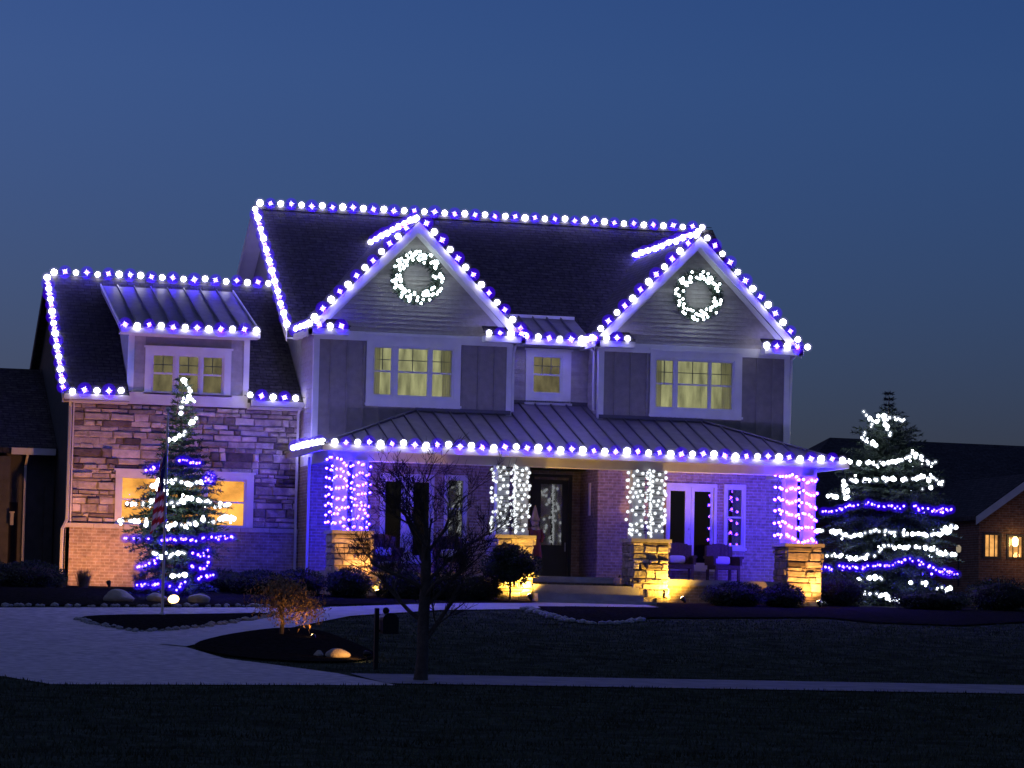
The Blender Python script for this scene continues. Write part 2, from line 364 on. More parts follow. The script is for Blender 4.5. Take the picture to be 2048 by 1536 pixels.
# second-storey bays: board and batten
for (x0, x1), U, Z in zip(BX, (LU, RU), (LZ, RZ)):
    mb = wall_xz(MB(), x0, x1, 3.3, 6.42, 0.0, .12, [hole(U, Z)])
    mb.box(x0, x0+.12, .12, 1.55 if x0 < 1 else 1.0, 3.3, 6.5); mb.box(x1-.12, x1, .12, 1.0, 3.3, 6.5)
    bw = mb.build('bay_wall', SIDE, house)
    cas = LW if x0 < 1 else RW
    n = 12
    for k in range(1, n):
        x = x0+(x1-x0)*k/n
        if cas[0]-.05 < x < cas[1]+.05:
            box('batten', SIDE, bw, x-.022, x+.022, -.022, 0, 3.9, cas[2]-.003)
        else: box('batten', SIDE, bw, x-.026, x+.026, -.034, 0, 3.9, 6.2)
    # lap siding on the bay's side return
    for k in range(24):
        z = 3.75+k*.115
        xs = x0
        yb = 1.55 if x0 < 1 else .99
        MB().add([(xs-.022,.10,z),(xs-.022,yb,z),(xs-.004,yb,z+.118),(xs-.004,.10,z+.118),(xs,.10,z),(xs,yb,z),(xs,yb,z+.118),(xs,.10,z+.118)],
                 [(0,1,2,3),(4,7,6,5),(0,4,5,1),(3,2,6,7),(0,3,7,4),(1,5,6,2)]).build('plank', LAP, bw)
    for xa in (x0-.025, x1-.115):
        MB().box(xa, xa+.14, -.035, .10, 3.6, 6.2).build('corner_board', TRIM, house)
    mb = MB().box(x0-.03, x1+.03, -.045, 0, 6.2, 6.42); mb.build('frieze_board', TRIM, house)
# centre wall between the bays
mb = wall_xz(MB(), 5.17, 7.41, 4.5, 6.6, 1.0, 1.12, [(5.97, 6.73, 5.17, 6.12)])
cwall = mb.build('center_wall', SIDE, house)
for k in range(17):
    z = 4.86+k*.098
    for (a, b) in ((5.18, 5.80), (6.96, 7.40)):
        MB().prism([(a, 1.0, z), (a, .975, z), (a, .992, z+.1), (a, 1.0, z+.1)], (b-a, 0, 0)).build('plank', LAP, cwall)
box('frieze_board', TRIM, house, 5.18, 7.40, .96, .999, 6.32, 6.5)
window(*LW, 0, LU, .1, BLIND, (2, 2), LZ, .05); window(*RW, 0, RU, .1, BLIND, (2, 2), RZ, .05)
window(*CW, 1.0, [(6.01, 6.69)], .1, BLINDD, (3, 2), (5.21, 6.08), .05)
# main body shell
mb = MB()
mb.box(.30, .42, 1.55, 11.7, 0, 6.5); mb.prism([(.30, 1.55, 6.5), (.30, 11.7, 6.5), (.30, 6.65, 10.1)], (.12, 0, 0)); mb.build('side_wall', LAP, house)
mb = MB(); mb.box(12.2, 12.32, 1.0, 11.7, 0, 6.5); mb.prism([(12.2, 1.55, 6.5), (12.2, 11.7, 6.5), (12.2, 6.65, 10.1)], (.12, 0, 0)); mb.build('side_wall', LAP, house)
box('back_wall', LAP, house, .42, 12.2, 11.58, 11.7, 0, 6.5)
# lower storey (brick) behind the porch
FD_R = (9.25, 10.42, .92, 2.93); FD_L = (2.06, 3.24, .92, 2.93); SW_R = (10.75, 11.17, 1.49, 2.93); SW_L = (3.64, 4.07, 1.49, 2.93)
mb = wall_xz(MB(), .29, 5.5, 0, 3.3, 0, .12, [FD_L, SW_L]); mb.box(.29, .41, .12, 1.6, 0, 3.3)
mb.build('brick_wall', BRICK, house)
mb = wall_xz(MB(), 7.44, 12.32, 0, 3.3, 0, .12, [FD_R, SW_R]); mb.box(12.2, 12.32, .12, 1.0, 0, 3.3); mb.build('brick_wall', BRICK, house)
# entry alcove
AY = 1.6
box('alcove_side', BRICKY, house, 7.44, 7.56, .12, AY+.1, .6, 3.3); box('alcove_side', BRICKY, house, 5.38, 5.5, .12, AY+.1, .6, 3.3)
mb = wall_xz(MB(), 5.5, 7.44, .6, 3.3, AY, AY+.12, [(6.24, 7.14, .66, 3.08)]); mb.build('alcove_back', BRICK, house)
dr = MB(); dr.box(6.24, 6.43, AY+.02, AY+.1, .66, 3.08); dr.box(6.99, 7.14, AY+.02, AY+.1, .66, 3.08); dr.box(6.43, 6.99, AY+.02, AY+.1, .66, 1.45); dr.box(6.43, 6.99, AY+.02, AY+.1, 2.97, 3.08)
door = dr.build('front_door', DOORM, house)
box('pane', GLASSD, door, 6.43, 6.99, AY+.05, AY+.056, 1.45, 2.97)
MB().tube([(7.06, AY-.04, 1.3), (7.06, AY-.04, 1.52)], .016, 6).build('handle', POLE, door)
fr = MB(); fr.box(6.16, 6.24, AY-.04, AY, .6, 3.14); fr.box(7.14, 7.22, AY-.04, AY, .6, 3.14); fr.box(6.16, 7.22, AY-.04, AY, 3.14, 3.21); fr.build('door_frame', DOORM, house)
wl_ = box('side_light', TRIM, house, 7.40, 7.44, .62, .74, 2.18, 2.98)
box('ceiling_lamp', mat('opal_lamp_off', (.5, .5, .5), .4), house, 6.3, 6.9, .7, 1.0, 3.32, 3.42)
# rooms behind the dark glass
mb = MB(); mb.box(.5, 12.1, 2.9, 2.95, .5, 3.3); mb.box(.5, 5.36, .5, .52, .3, .62); mb.build('inner_wall', DARKIN, house)

def french(x0, x1, panes, z0=.92, z1=2.93):
    f = MB(); f.box(x0-.07, x0, -.05, .08, z0-.06, z1+.09); f.box(x1, x1+.07, -.05, .08, z0-.06, z1+.09); f.box(x0, x1, -.05, .08, z1, z1+.09); f.box(x0, x1, -.07, .08, z0-.06, z0)
    d = f.build('french_door', TRIM, house)
    m_ = (x0+x1)/2
    for (a, b), (p, q) in zip(((x0, m_), (m_, x1)), panes):
        s = MB(); s.box(a+.004, p, .0, .05, z0, z1); s.box(q, b-.004, .0, .05, z0, z1); s.box(p, q, .0, .05, z0, z0+.15); s.box(p, q, .0, .05, z1-.1, z1)
        s.build('door_leaf', TRIM, d)
        box('pane', GLASSD, d, p, q, .022, .028, z0+.15, z1-.1)
    MB().ico((m_-.05, -.03, 1.9), .03, 1).build('handle', POLE, d)
french(*FD_R[:2], [(9.30, 9.68), (9.92, 10.34)]); french(*FD_L[:2], [(2.12, 2.51), (2.81, 3.20)])
window(10.68, 11.24, 1.38, 3.03, 0, [(10.78, 11.14)], .1, None, None, (1.53, 2.90), glass=GLASSD)
window(3.57, 4.14, 1.38, 3.03, 0, [(3.67, 4.04)], .1, None, None, (1.53, 2.90), glass=GLASSD)

# ---- gables with lap siding
GC = [(2.73, .05, 5.41), (9.88, 7.20, 12.56)]
for gi, (c, e0, e1) in enumerate(GC):
    hw = 2.44
    gb = MB().prism([(c-hw, .02, 6.42), (c+hw, .02, 6.42), (c, .02, 6.42+hw*1.015)], (0, .12, 0)).build('gable', SIDE, house)
    n = 23; dz = .108
    for k in range(n):
        z0 = 6.425+k*dz; h0 = hw-(z0-6.42)/1.015; h1 = hw-(z0+dz-6.42)/1.015
        if h1 < .06: break
        MB().add([(c-h0,-.030,z0),(c+h0,-.030,z0),(c+h1,.004,z0+dz),(c-h1,.004,z0+dz),(c-h0,.02,z0),(c+h0,.02,z0),(c+h1,.02,z0+dz),(c-h1,.02,z0+dz)],
                 [(0,1,2,3),(4,7,6,5),(0,4,5,1),(3,2,6,7),(0,3,7,4),(1,5,6,2)]).build('plank', LAP, gb)
    ap = 9.16; ez = 6.46; yb_e, yb_r = 1.7, 5.6
    for sgn, e in ((-1, e0), (1, e1)):
        top = [(e, -.26, ez), (c, -.26, ap), (c, yb_r, ap), (e, yb_e, ez)]
        MB().prism(top if sgn < 0 else top[::-1], (0, 0, -.13)).build('gable_roof', SHINGLEX, house)
        # rake board and soffit
        dx = e-c; L = Vector((dx, 0, ez-ap))
        MB().prism([(c, -.285, ap-.03), (e, -.285, ez-.03), (e, -.285, ez-.26), (c, -.285, ap-.30)], (0, .025, 0)).build('rake_board', TRIM, house)
        MB().prism([(c, -.259, ap-.135), (e, -.259, ez-.135), (e, -.259, ez-.165), (c, -.259, ap-.165)], (0, .235, 0)).build('soffit', TRIM, house)
        q = .16; MB().prism([(c, -.048, ap-.20), (e-sgn*.30, -.048, ez+.10), (e-sgn*.30-sgn*.02, -.048, ez-.06), (c, -.048, ap-.36)], (0, .016, 0)).build('rake_frieze', TRIM, house)
        # boxed eave return with its little sloping roof
        a = e if sgn < 0 else e-1.0; b = a+1.0
        mb = MB().box(a, b, -.40, -.05, 6.28, 6.43)
        mb.build('eave_return', TRIM, house)
        MB().prism([(a, -.42, 6.432), (b, -.42, 6.432), (b-.05, -.03, 6.66), (a, -.03, 6.66)], (0, 0, .03)).build('return_roof', SHINGLE, house)
    # eave fascia running back from the bay corner
    box('eave_fascia', GUT, house, e0-.02, e0+.10, -.40, 1.5, 6.28, 6.41)
    box('eave_fascia', GUT, house, e1-.10, e1+.02, -.40, 1.3, 6.28, 6.41)

# ---- main roof
EV = (1.45, 6.50); RG = (6.65, 10.20); X0, X1 = -.12, 12.45
MB().prism([(X0, EV[0], EV[1]), (X1, EV[0], EV[1]), (X1, RG[0], RG[1]), (X0, RG[0], RG[1])], (0, 0, -.16)).build('roof', SHINGLE, house)
MB().prism([(X0, RG[0], RG[1]), (X1, RG[0], RG[1]), (X1, 11.95, 6.45), (X0, 11.95, 6.45)], (0, 0, -.16)).build('roof', SHINGLE, house)
MB().prism([(X0, RG[0]-.16, RG[1]-.09), (X0, RG[0], RG[1]+.03), (X0, RG[0]+.16, RG[1]-.09)], (X1-X0, 0, 0)).build('ridge_cap', SHINGLE, house)
for xx in (X0-.025, X1):
    MB().prism([(xx, EV[0], EV[1]-.02), (xx, RG[0], RG[1]-.02), (xx, RG[0], RG[1]-.26), (xx, EV[0], EV[1]-.26)], (.025, 0, 0)).build('rake_board', TRIM, house)
    MB().prism([(xx, 11.95, 6.43), (xx, RG[0], RG[1]-.02), (xx, RG[0], RG[1]-.26), (xx, 11.95, 6.19)], (.025, 0, 0)).build('rake_board', TRIM, house)
    xs = (xx+.03, .40) if xx < 1 else (-.37, -.02)
    q0, q1 = (xx+.026, .29) if xx < 1 else (12.33, xx-.002)
    MB().prism([(q0, EV[0], EV[1]-.175), (q1, EV[0], EV[1]-.175), (q1, RG[0], RG[1]-.175), (q0, RG[0], RG[1]-.175)], (0, 0, -.02)).build('soffit', TRIM, house)
    MB().prism([(q0, 11.95, 6.27), (q1, 11.95, 6.27), (q1, RG[0], RG[1]-.175), (q0, RG[0], RG[1]-.175)], (0, 0, -.02)).build('soffit', TRIM, house)

def metal_roof(parent_name, pts_fn, xs, mat_deck=METAL):
    """deck + one panel per bay between seams; pts_fn(x) -> (bottom point, top point) along the slope"""
    root = None
    for a, b in zip(xs[:-1], xs[1:]):
        p0, p1 = pts_fn(a); q0, q1 = pts_fn(b)
        g = .006
        poly = [Vector(p0)+Vector((g, 0, 0)), Vector(q0)-Vector((g, 0, 0)), Vector(q1)-Vector((g, 0, 0)), Vector(p1)+Vector((g, 0, 0))]
        yield poly, Vector(p0), Vector(p1)

# ---- porch roof (hip, standing seam)
PE_Y, PE_Z, PX0, PX1, PS = -2.75, 3.53, .04, 12.84, .367
def ptop(x):
    lim = 0.0
    if 5.17 < x < 7.41: lim = 1.0
    return min(lim, PE_Y+(x-PX0), PE_Y+(PX1-x))
def pz(y): return PE_Z+(y-PE_Y)*PS
pr = MB().prism([(PX0, PE_Y, PE_Z-.03), (PX1, PE_Y, PE_Z-.03), (PX1-2.75, 0, pz(0)-.03), (PX0+2.75, 0, pz(0)-.03)], (0, 0, -.06))
pr.prism([(5.18, 0, pz(0)-.03), (7.40, 0, pz(0)-.03), (7.40, 1.0, pz(1)-.03), (5.18, 1.0, pz(1)-.03)], (0, 0, -.06))
pr.prism([(PX0, PE_Y, PE_Z-.03), (PX0+2.75, 0, pz(0)-.03), (PX0, 0, PE_Z-.03)], (0, 0, -.06))
pr.prism([(PX1, PE_Y, PE_Z-.03), (PX1, 0, PE_Z-.03), (PX1-2.75, 0, pz(0)-.03)], (0, 0, -.06))
proof = pr.build('porch_roof', SEAM, house)
step = .40
xs = [PX0]; x = PX0
while x+step < PX1: x += step; xs.append(round(x, 3))
xs.append(PX1)
for special in (PX0+2.75, PX1-2.75, 5.17, 7.41): pass
for a, b in zip(xs[:-1], xs[1:]):
    cuts = sorted({a, b, *[s for s in (PX0+2.75, PX1-2.75, 5.17, 7.41) if a < s < b]})
    bot = [(a+.008, PE_Y, PE_Z), (b-.008, PE_Y, PE_Z)]
    tops = []
    e = 1e-4
    for c in cuts:
        for d in (-e, e):
            cc = min(max(c+d, a+e), b-e)
            t = ptop(cc); tops.append((min(max(cc, a+.008), b-.008), t, pz(t)))
    tl = []
    for t in sorted(tops, key=lambda q: q[0]):
        if not tl or (Vector(tl[-1])-Vector(t)).length > .02: tl.append(t)
    poly = bot+tl[::-1]
    pl = []
    for p in poly:
        if not pl or (Vector(pl[-1])-Vector(p)).length > .015: pl.append(p)
    if len(pl) >= 3:
        mb = MB().prism(pl, (0, 0, -.025))
        po = mb.build('panel', METAL, proof)
        t = ptop(a)
        if t > PE_Y+.15:
            MB().prism([(a-.014, PE_Y, PE_Z-.005), (a+.014, PE_Y, PE_Z-.005), (a+.014, PE_Y, PE_Z+.05), (a-.014, PE_Y, PE_Z+.05)], (0, t-PE_Y, (t-PE_Y)*PS)).build('seam', SEAM, proof)
# hip side panels
for sx, xe in ((1, PX0), (-1, PX1)):
    y = PE_Y
    k = 0
    while y < -.05:
        y2 = min(y+.4, 0)
        a = (xe, y+.008, PE_Z); b = (xe, y2-.008, PE_Z); c = (xe+sx*(y2-PE_Y), y2-.008, PE_Z+(y2-PE_Y)*PS); d = (xe+sx*(y-PE_Y), y+.008, PE_Z+(y-PE_Y)*PS)
        poly = [a, b, c] if k == 0 else [a, b, c, d]
        MB().prism(poly, (0, 0, -.025)).build('panel', METAL, proof)
        y = y2; k += 1
    MB().tube([(xe, PE_Y, PE_Z+.02), (xe+sx*2.75, 0, pz(0)+.03)], .035, 6).build('hip_cap', SEAM, proof)
MB().prism([(PX0+2.75, -.02, pz(0)), (5.17, -.02, pz(0)), (5.17, -.02, pz(0)+.10), (PX0+2.75, -.02, pz(0)+.10)], (0, -.03, 0)).build('flashing', SEAM, proof)
MB().prism([(7.41, -.02, pz(0)), (PX1-2.75, -.02, pz(0)), (PX1-2.75, -.02, pz(0)+.10), (7.41, -.02, pz(0)+.10)], (0, -.03, 0)).build('flashing', SEAM, proof)
MB().box(5.18, 7.40, .95, .97, pz(.95), pz(.95)+.10).build('flashing', SEAM, proof)
# porch gutter, beam, ceiling, floor
mb = MB().box(PX0-.06, PX1+.06, PE_Y-.09, PE_Y, PE_Z-.16, PE_Z-.03); mb.box(PX0-.09, PX0, PE_Y, 1.5, PE_Z-.16, PE_Z-.03); mb.box(PX1, PX1+.09, PE_Y, 0, PE_Z-.16, PE_Z-.03)
mb.build('gutter', GUT, house)
mb = MB().box(.28, 12.18, -2.55, -2.1, 3.17, 3.36); mb.box(.25, 12.21, -2.58, -2.07, 3.36, 3.44); mb.box(.28, .7, -2.1, 1.4, 3.17, 3.44); mb.box(11.76, 12.18, -2.1, -.01, 3.17, 3.44)
mb.build('porch_beam', TRIM, house)
box('porch_ceiling', TRIM, house, .1, 12.78, -2.70, -.002, 3.441, 3.46)
mb = MB().box(.2, 12.22, -2.62, 0, .46, .60); mb.box(5.5, 7.44, 0, 1.6, .46, .60); mb.build('porch_floor', CONC, house)
mb = MB().box(.28, 12.16, -2.54, -.0, -.1, .46); mb.build('foundation', BRICK, house)
for k, (z0, z1, y) in enumerate(((.0, .40, -3.0), (-.1, .19, -3.38))):
    box('step', CONC, house, 5.05, 7.62, y, -2.545 if k == 0 else -3.004, z0 if k else -.05, z1)
box('landing', CONC, house, 4.9, 7.75, -4.0, -3.385, -.08, .035)

# ---- stone veneer helper
def stones(parent, x0, x1, z0, z1, place, mw, mh, holes=(), name='stone', m=STONE, join=False):
    J = MB(); z = z0
    while z < z1-.03:
        h = min(random.choice((.6, .8, .95, 1.1, 1.45))*mh*random.uniform(.92, 1.08), z1-z)
        if z1-(z+h) < .06: h = z1-z
        x = x0
        while x < x1-.02:
            wd = min(random.choice((.45, .7, .9, 1.1, 1.4, 1.8))*mw*random.uniform(.9, 1.1), x1-x)
            if x1-(x+wd) < .10: wd = x1-x
            segs = [(x, x+wd)]
            for (hx0, hx1, hz0, hz1) in holes:
                if z+h/2 > hz0 and z+h/2 < hz1:
                    ns_ = []
                    for (a, b) in segs:
                        if b <= hx0 or a >= hx1: ns_.append((a, b))
                        else:
                            if a < hx0-.05: ns_.append((a, hx0))
                            if b > hx1+.05: ns_.append((hx1, b))
                    segs = ns_
            for (a, b) in segs:
                if b-a < .04: continue
                g = .006; d = random.choice((.012, .03, .05, .075)); i = random.uniform(.010, .03)
                j = lambda: random.uniform(-.014, .014)
                f = [(a+g+j(), z+g+j()), (b-g+j(), z+g+j()), (b-g+j(), z+h-g+j()), (a+g+j(), z+h-g+j())]
                fr = [(a+g+i+j(), z+g+i+j()), (b-g-i+j(), z+g+i+j()), (b-g-i+j(), z+h-g-i+j()), (a+g+i+j(), z+h-g-i+j())]
                vs = [place(u, v, 0) for u, v in f]+[place(u, v, d*random.uniform(.8, 1.2)) for u, v in fr]
                mb = J if join else MB()
                mb.add(vs, [(4,5,6,7),(0,1,5,4),(1,2,6,5),(2,3,7,6),(3,0,4,7)])
                if not join: mb.build(name, random.choice((m, m, m, m, STONED, STONEL, STONEL)), parent)
            x += wd
        z += h
    if join: J.build(name, m, parent, kind='stuff')

# ---- porch piers
for px in (.71, 4.58, 7.90, 11.73):
    x0, x1, y0, y1 = px-.44, px+.44, -2.98, -2.10
    pier = MB().box(x0+.01, x1-.01, y0+.01, y1-.01, -.05, 1.45).build('pier', MORTAR, house)
    stones(pier, x0, x1, 0.0, 1.45, lambda u, v, d, y=y0: (u, y+.01-d, v), .33, .15, name='pier_stone')
    stones(pier, y0, y1, 0.0, 1.45, lambda u, v, d, x=x0: (x+.01-d, u, v), .33, .15, name='side_stones', join=True)
    stones(pier, y0, y1, 0.0, 1.45, lambda u, v, d, x=x1: (x-.01+d, u, v), .33, .15, name='side_stones', join=True)
    box('cap', CAPM, pier, x0-.06, x1+.06, y0-.06, y1+.06, 1.45, 1.53)
    for s in (-1, 1):
        p = MB().box(px+s*.235-.145, px+s*.235+.145, -2.68, -2.40, 1.53, 3.169); p.box(px+s*.235-.165, px+s*.235+.165, -2.70, -2.38, 1.531, 1.66); p.box(px+s*.235-.165, px+s*.235+.165, -2.70, -2.38, 3.02, 3.165)
        p.build('post', TRIM, pier)

# ---- stone wing
WX0, WX1, WY = -5.27, .29, 1.6
WWIN = (-4.19, -.82, 1.55, 3.0); WU = [(-4.02, -3.13), (-2.98, -2.09), (-1.94, -1.05)]
mb = wall_xz(MB(), WX0, WX1, 1.55, 4.78, WY, WY+.12, [(-4.06, -1.01, 1.67, 2.83)])
sw = mb.build('stone_wall', MORTAR, house)
stones(sw, WX0+.04, WX1-.02, 1.68, 4.54, lambda u, v, d: (u, WY-.0-d, v), .36, .135, [WWIN])
bb = MB().box(WX0-.10, WX1, WY-.10, WY+.12, 0, 1.55).build('brick_base', BRICK, house)
for k in range(8):
    a = WX0-.13+k*(WX1-WX0+.13)/8; b = a+(WX1-WX0+.13)/8-.012
    box('sill_stone', CAPM, bb, a, b, WY-.15, WY, 1.552, 1.66)
window(*WWIN, WY, WU, .1, BLINDO, None, (1.71, 2.78), .05, rail=.52)
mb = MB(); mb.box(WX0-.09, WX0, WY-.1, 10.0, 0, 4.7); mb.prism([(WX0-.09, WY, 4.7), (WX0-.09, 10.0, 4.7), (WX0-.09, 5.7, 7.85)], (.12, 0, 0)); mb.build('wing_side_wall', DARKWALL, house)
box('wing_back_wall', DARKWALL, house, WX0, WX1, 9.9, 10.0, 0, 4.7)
box('corner_board', TRIM, house, WX0-.105, WX0+.035, WY-.085, WY+.0, 1.67, 4.54)
mb = MB().box(WX0-.08, -3.96, WY-.07, WY-.001, 4.54, 4.70); mb.box(-3.95, -1.04, WY-.085, WY-.001, 4.57, 4.86); mb.box(-1.03, WX1-.01, WY-.07, WY-.001, 4.54, 4.70); mb.build('frieze_board', TRIM, house)
# wing roof: full slope left and right of the dormer, joined above it
WE, WR = (1.15, 4.74), (5.70, 8.05); sl = (WR[1]-WE[1])/(WR[0]-WE[0]); wz = lambda y: WE[1]+(y-WE[0])*sl
WRX0, WRX1 = -5.55, .27
mb = MB(); mb.prism([(WRX0, WE[0], WE[1]), (-3.97, WE[0], WE[1]), (-3.97, WR[0], WR[1]), (WRX0, WR[0], WR[1])], (0, 0, -.15))
mb.prism([(-1.02, WE[0], WE[1]), (WRX1, WE[0], WE[1]), (WRX1, WR[0], WR[1]), (-1.02, WR[0], WR[1])], (0, 0, -.15))
mb.prism([(-3.97, 3.4, wz(3.4)), (-1.02, 3.4, wz(3.4)), (-1.02, WR[0], WR[1]), (-3.97, WR[0], WR[1])], (0, 0, -.15))
mb.build('wing_roof', SHINGLE, house)
MB().prism([(WRX0, WR[0], WR[1]), (WRX1, WR[0], WR[1]), (WRX1, 10.25, 4.74), (WRX0, 10.25, 4.74)], (0, 0, -.15)).build('wing_roof', SHINGLE, house)
MB().prism([(WRX0-.025, WE[0], WE[1]-.02), (WRX0-.025, WR[0], WR[1]-.02), (WRX0-.025, WR[0], WR[1]-.24), (WRX0-.025, WE[0], WE[1]-.22)], (.025, 0, 0)).build('rake_board', TRIM, house)
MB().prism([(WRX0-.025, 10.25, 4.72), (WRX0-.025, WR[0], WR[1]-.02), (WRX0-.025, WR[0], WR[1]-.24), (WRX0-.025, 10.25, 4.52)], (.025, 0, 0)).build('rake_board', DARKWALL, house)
MB().prism([(WRX0, WE[0], WE[1]-.16), (WX0-.092, WE[0], WE[1]-.16), (WX0-.092, WR[0], WR[1]-.16), (WRX0, WR[0], WR[1]-.16)], (0, 0, -.02)).build('soffit', TRIM, house)
for a, b in ((WRX0, -3.97), (-1.02, WRX1)):
    mb = MB().box(a, b, WE[0]-.10, WE[0], WE[1]-.14, WE[1]-.01); mb.box(a, b, WE[0], WY-.072, WE[1]-.19, WE[1]-.155); mb.build('gutter', GUT, house)
# dormer
DX0, DX1 = -3.95, -1.03
mb = wall_xz(MB(), DX0, DX1, 4.70, 6.36, WY, WY+.1, [(-3.39, -1.65, 4.86, 5.82)])
mb.prism([(DX0, WY+.1, 4.9), (DX0, 3.9, 6.9), (DX0, WY+.1, 6.4)], (.1, 0, 0)); mb.prism([(DX1-.1, WY+.1, 4.9), (DX1-.1, 3.9, 6.9), (DX1-.1, WY+.1, 6.4)], (.1, 0, 0))
dw = mb.build('dormer_wall', SIDE, house)
for xa in (DX0-.02, DX1-.12): box('corner_board', TRIM, house, xa, xa+.14, WY-.03, WY+.08, 4.86, 6.22)
box('frieze_board', TRIM, house, DX0-.02, DX1+.02, WY-.035, WY-.001, 6.22, 6.36)
for k in range(12):
    z = 4.87+k*.112
    for (a, b) in ((DX0+.12, -3.56), (-1.46, DX1-.12)):
        MB().prism([(a, WY, z), (a, WY-.022, z), (a, WY-.006, z+.114), (a, WY, z+.114)], (b-a, 0, 0)).build('plank', LAP, dw)
window(-3.56, -1.46, 4.80, 6.0, WY, [(-3.35, -2.88), (-2.73, -2.26), (-2.13, -1.68)], .1, BLINDD, (2, 2), (4.91, 5.77), .05)
DE, DT = (1.2, 6.40), (5.25, 7.78); ds = (DT[1]-DE[1])/(DT[0]-DE[0]); DRX0, DRX1 = -4.22, -.84
dro = MB().prism([(DRX0, DE[0], DE[1]-.03), (DRX1, DE[0], DE[1]-.03), (DRX1, DT[0], DT[1]-.03), (DRX0, DT[0], DT[1]-.03)], (0, 0, -.10)).build('dormer_roof', SEAM, house)
nd = 8
for k in range(nd):
    a = DRX0+(DRX1-DRX0)*k/nd; b = DRX0+(DRX1-DRX0)*(k+1)/nd
    MB().prism([(a+.008, DE[0], DE[1]), (b-.008, DE[0], DE[1]), (b-.008, DT[0], DT[1]), (a+.008, DT[0], DT[1])], (0, 0, -.025)).build('panel', METAL, dro)
for k in range(nd+1):
    a = DRX0+(DRX1-DRX0)*k/nd
    MB().prism([(a-.014, DE[0], DE[1]), (a+.014, DE[0], DE[1]), (a+.014, DE[0], DE[1]+.05), (a-.014, DE[0], DE[1]+.05)], (0, DT[0]-DE[0], DT[1]-DE[1])).build('seam', TRIM if k in (0, nd) else SEAM, dro)
mb = MB().box(DRX0, DRX1, DE[0]-.09, DE[0], DE[1]-.15, DE[1]-.03); mb.box(DRX0, DRX1, DE[0], WY-.036, DE[1]-.16, DE[1]-.131); mb.build('gutter', GUT, house)
# centre metal roof
cro = MB().prism([(5.2, .6, 6.46), (7.4, .6, 6.46), (7.4, 2.6, 7.26), (5.2, 2.6, 7.26)], (0, 0, -.10)).build('center_roof', SEAM, house)
for k in range(6):
    a = 5.2+2.2*k/6; b = 5.2+2.2*(k+1)/6
    MB().prism([(a+.008, .6, 6.49), (b-.008, .6, 6.49), (b-.008, 2.35, 7.19), (a+.008, 2.35, 7.19)], (0, 0, -.025)).build('panel', METAL, cro)
    MB().prism([(a-.013, .6, 6.49), (a+.013, .6, 6.49), (a+.013, .6, 6.54), (a-.013, .6, 6.54)], (0, 1.75, .70)).build('seam', SEAM, cro)
MB().box(5.2, 7.4, 2.30, 2.40, 7.16, 7.25).build('flashing', GUT, cro)
mb = MB().box(5.42, 7.20, .50, .60, 6.34, 6.46); mb.build('gutter', GUT, house)
# downspouts
def spout(pts, r=.042): MB().tube(pts, r, 4).build('downspout', GUT, house)
spout([(.20, 1.12, 4.62), (.20, 1.40, 4.45), (.20, 1.42, 1.75), (.20, 1.38, 1.5), (.20, 1.38, .55)])
spout([(-5.40, 1.12, 4.6), (-5.33, 1.5, 4.45), (-5.33, 1.5, 1.75), (-5.45, 1.42, 1.5), (-5.45, 1.42, .12)])
spout([(5.36, .55, 6.38), (5.26, -.02, 6.22), (5.215, -.02, 6.05), (5.215, -.02, 4.62)])
spout([(7.22, .55, 6.40), (7.34, .2, 6.2), (7.34, .2, 4.75)])
spout([(12.5, -.3, 6.36), (12.38, -.02, 6.2), (12.38, -.02, 6.0), (12.38, .1, 3.7)])
spout([(.22, -.05, 3.35), (.22, -.05, .6)])
# garage ell on the left
GY = 4.0
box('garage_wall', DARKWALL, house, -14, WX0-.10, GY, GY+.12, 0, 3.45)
MB().prism([(-14, GY-.4, 3.52), (WX0-.10, GY-.4, 3.52), (WX0-.10, 7.6, 5.78), (-14, 7.6, 5.78)], (0, 0, -.14)).build('garage_roof', SHINGLE, house)
MB().prism([(-14, 7.6, 5.78), (WX0-.10, 7.6, 5.78), (WX0-.10, 11.4, 3.52), (-14, 11.4, 3.52)], (0, 0, -.14)).build('garage_roof', SHINGLE, house)
box('gutter', GUT, house, -6.5, WX0-.15, GY-.52, GY-.40, 3.36, 3.52)
spout([(-6.1, GY-.46, 3.36), (-6.1, GY-.06, 3.1), (-6.1, GY-.06, .2)])
box('pilaster', DARKWALL, house, -5.62, -5.40, GY-.12, GY-.001, 0, 2.6)
gp = box('pilaster', DARKWALL, house, -6.95, -6.52, GY-.55, GY-.001, 0, 3.3)
gd = box('garage_door', DARKIN, house, -6.51, -6.25, GY-.03, GY-.001, .2, 2.2)
sc = MB().box(-6.50, -6.42, GY-.72, GY-.56, 1.62, 1.92); sc.box(-6.52, -6.40, GY-.73, GY-.55, 1.92, 1.95); sc.build('wall_lantern', mat('frosted_lantern_off', (.35, .33, .28), .5), house)

# ------------------------------------------------------------------ roofline light strings
core_me = MB().ico((0,0,0), .077, 2).mesh('led_core', WCORE)
def star():
    mb = MB(); n = 8
    for k in range(n):
        a = 2*math.pi*k/n; r = .098 if k % 2 == 0 else .070
        d = Vector((math.cos(a), 0, math.sin(a)))*r; s = Vector((-math.sin(a), 0, math.cos(a)))*.022
        for y in (-.03, .03):
            mb.add([s, -s, d, Vector((0, y, 0))], [(0, 2, 3), (2, 1, 3), (0, 3, 1)], 1)
    o_ = len(mb.f); mb.ico((0,0,0), .052, 1)
    for k in range(o_, len(mb.f)): mb.mi[k] = (k-o_) % 2
    return mb.mesh('led_glare_star', [PCORE, PGLARE])
star_me = star()
wsh_me = MB().ico((0,0,0), .140, 3).mesh('bulb', WBLOOM, True)  # bloom shell round the LED, not glass
psh_me = MB().ico((0,0,0), .172, 3).mesh('bulb', PBLOOM, True)  # purple bloom shell, likewise not glass
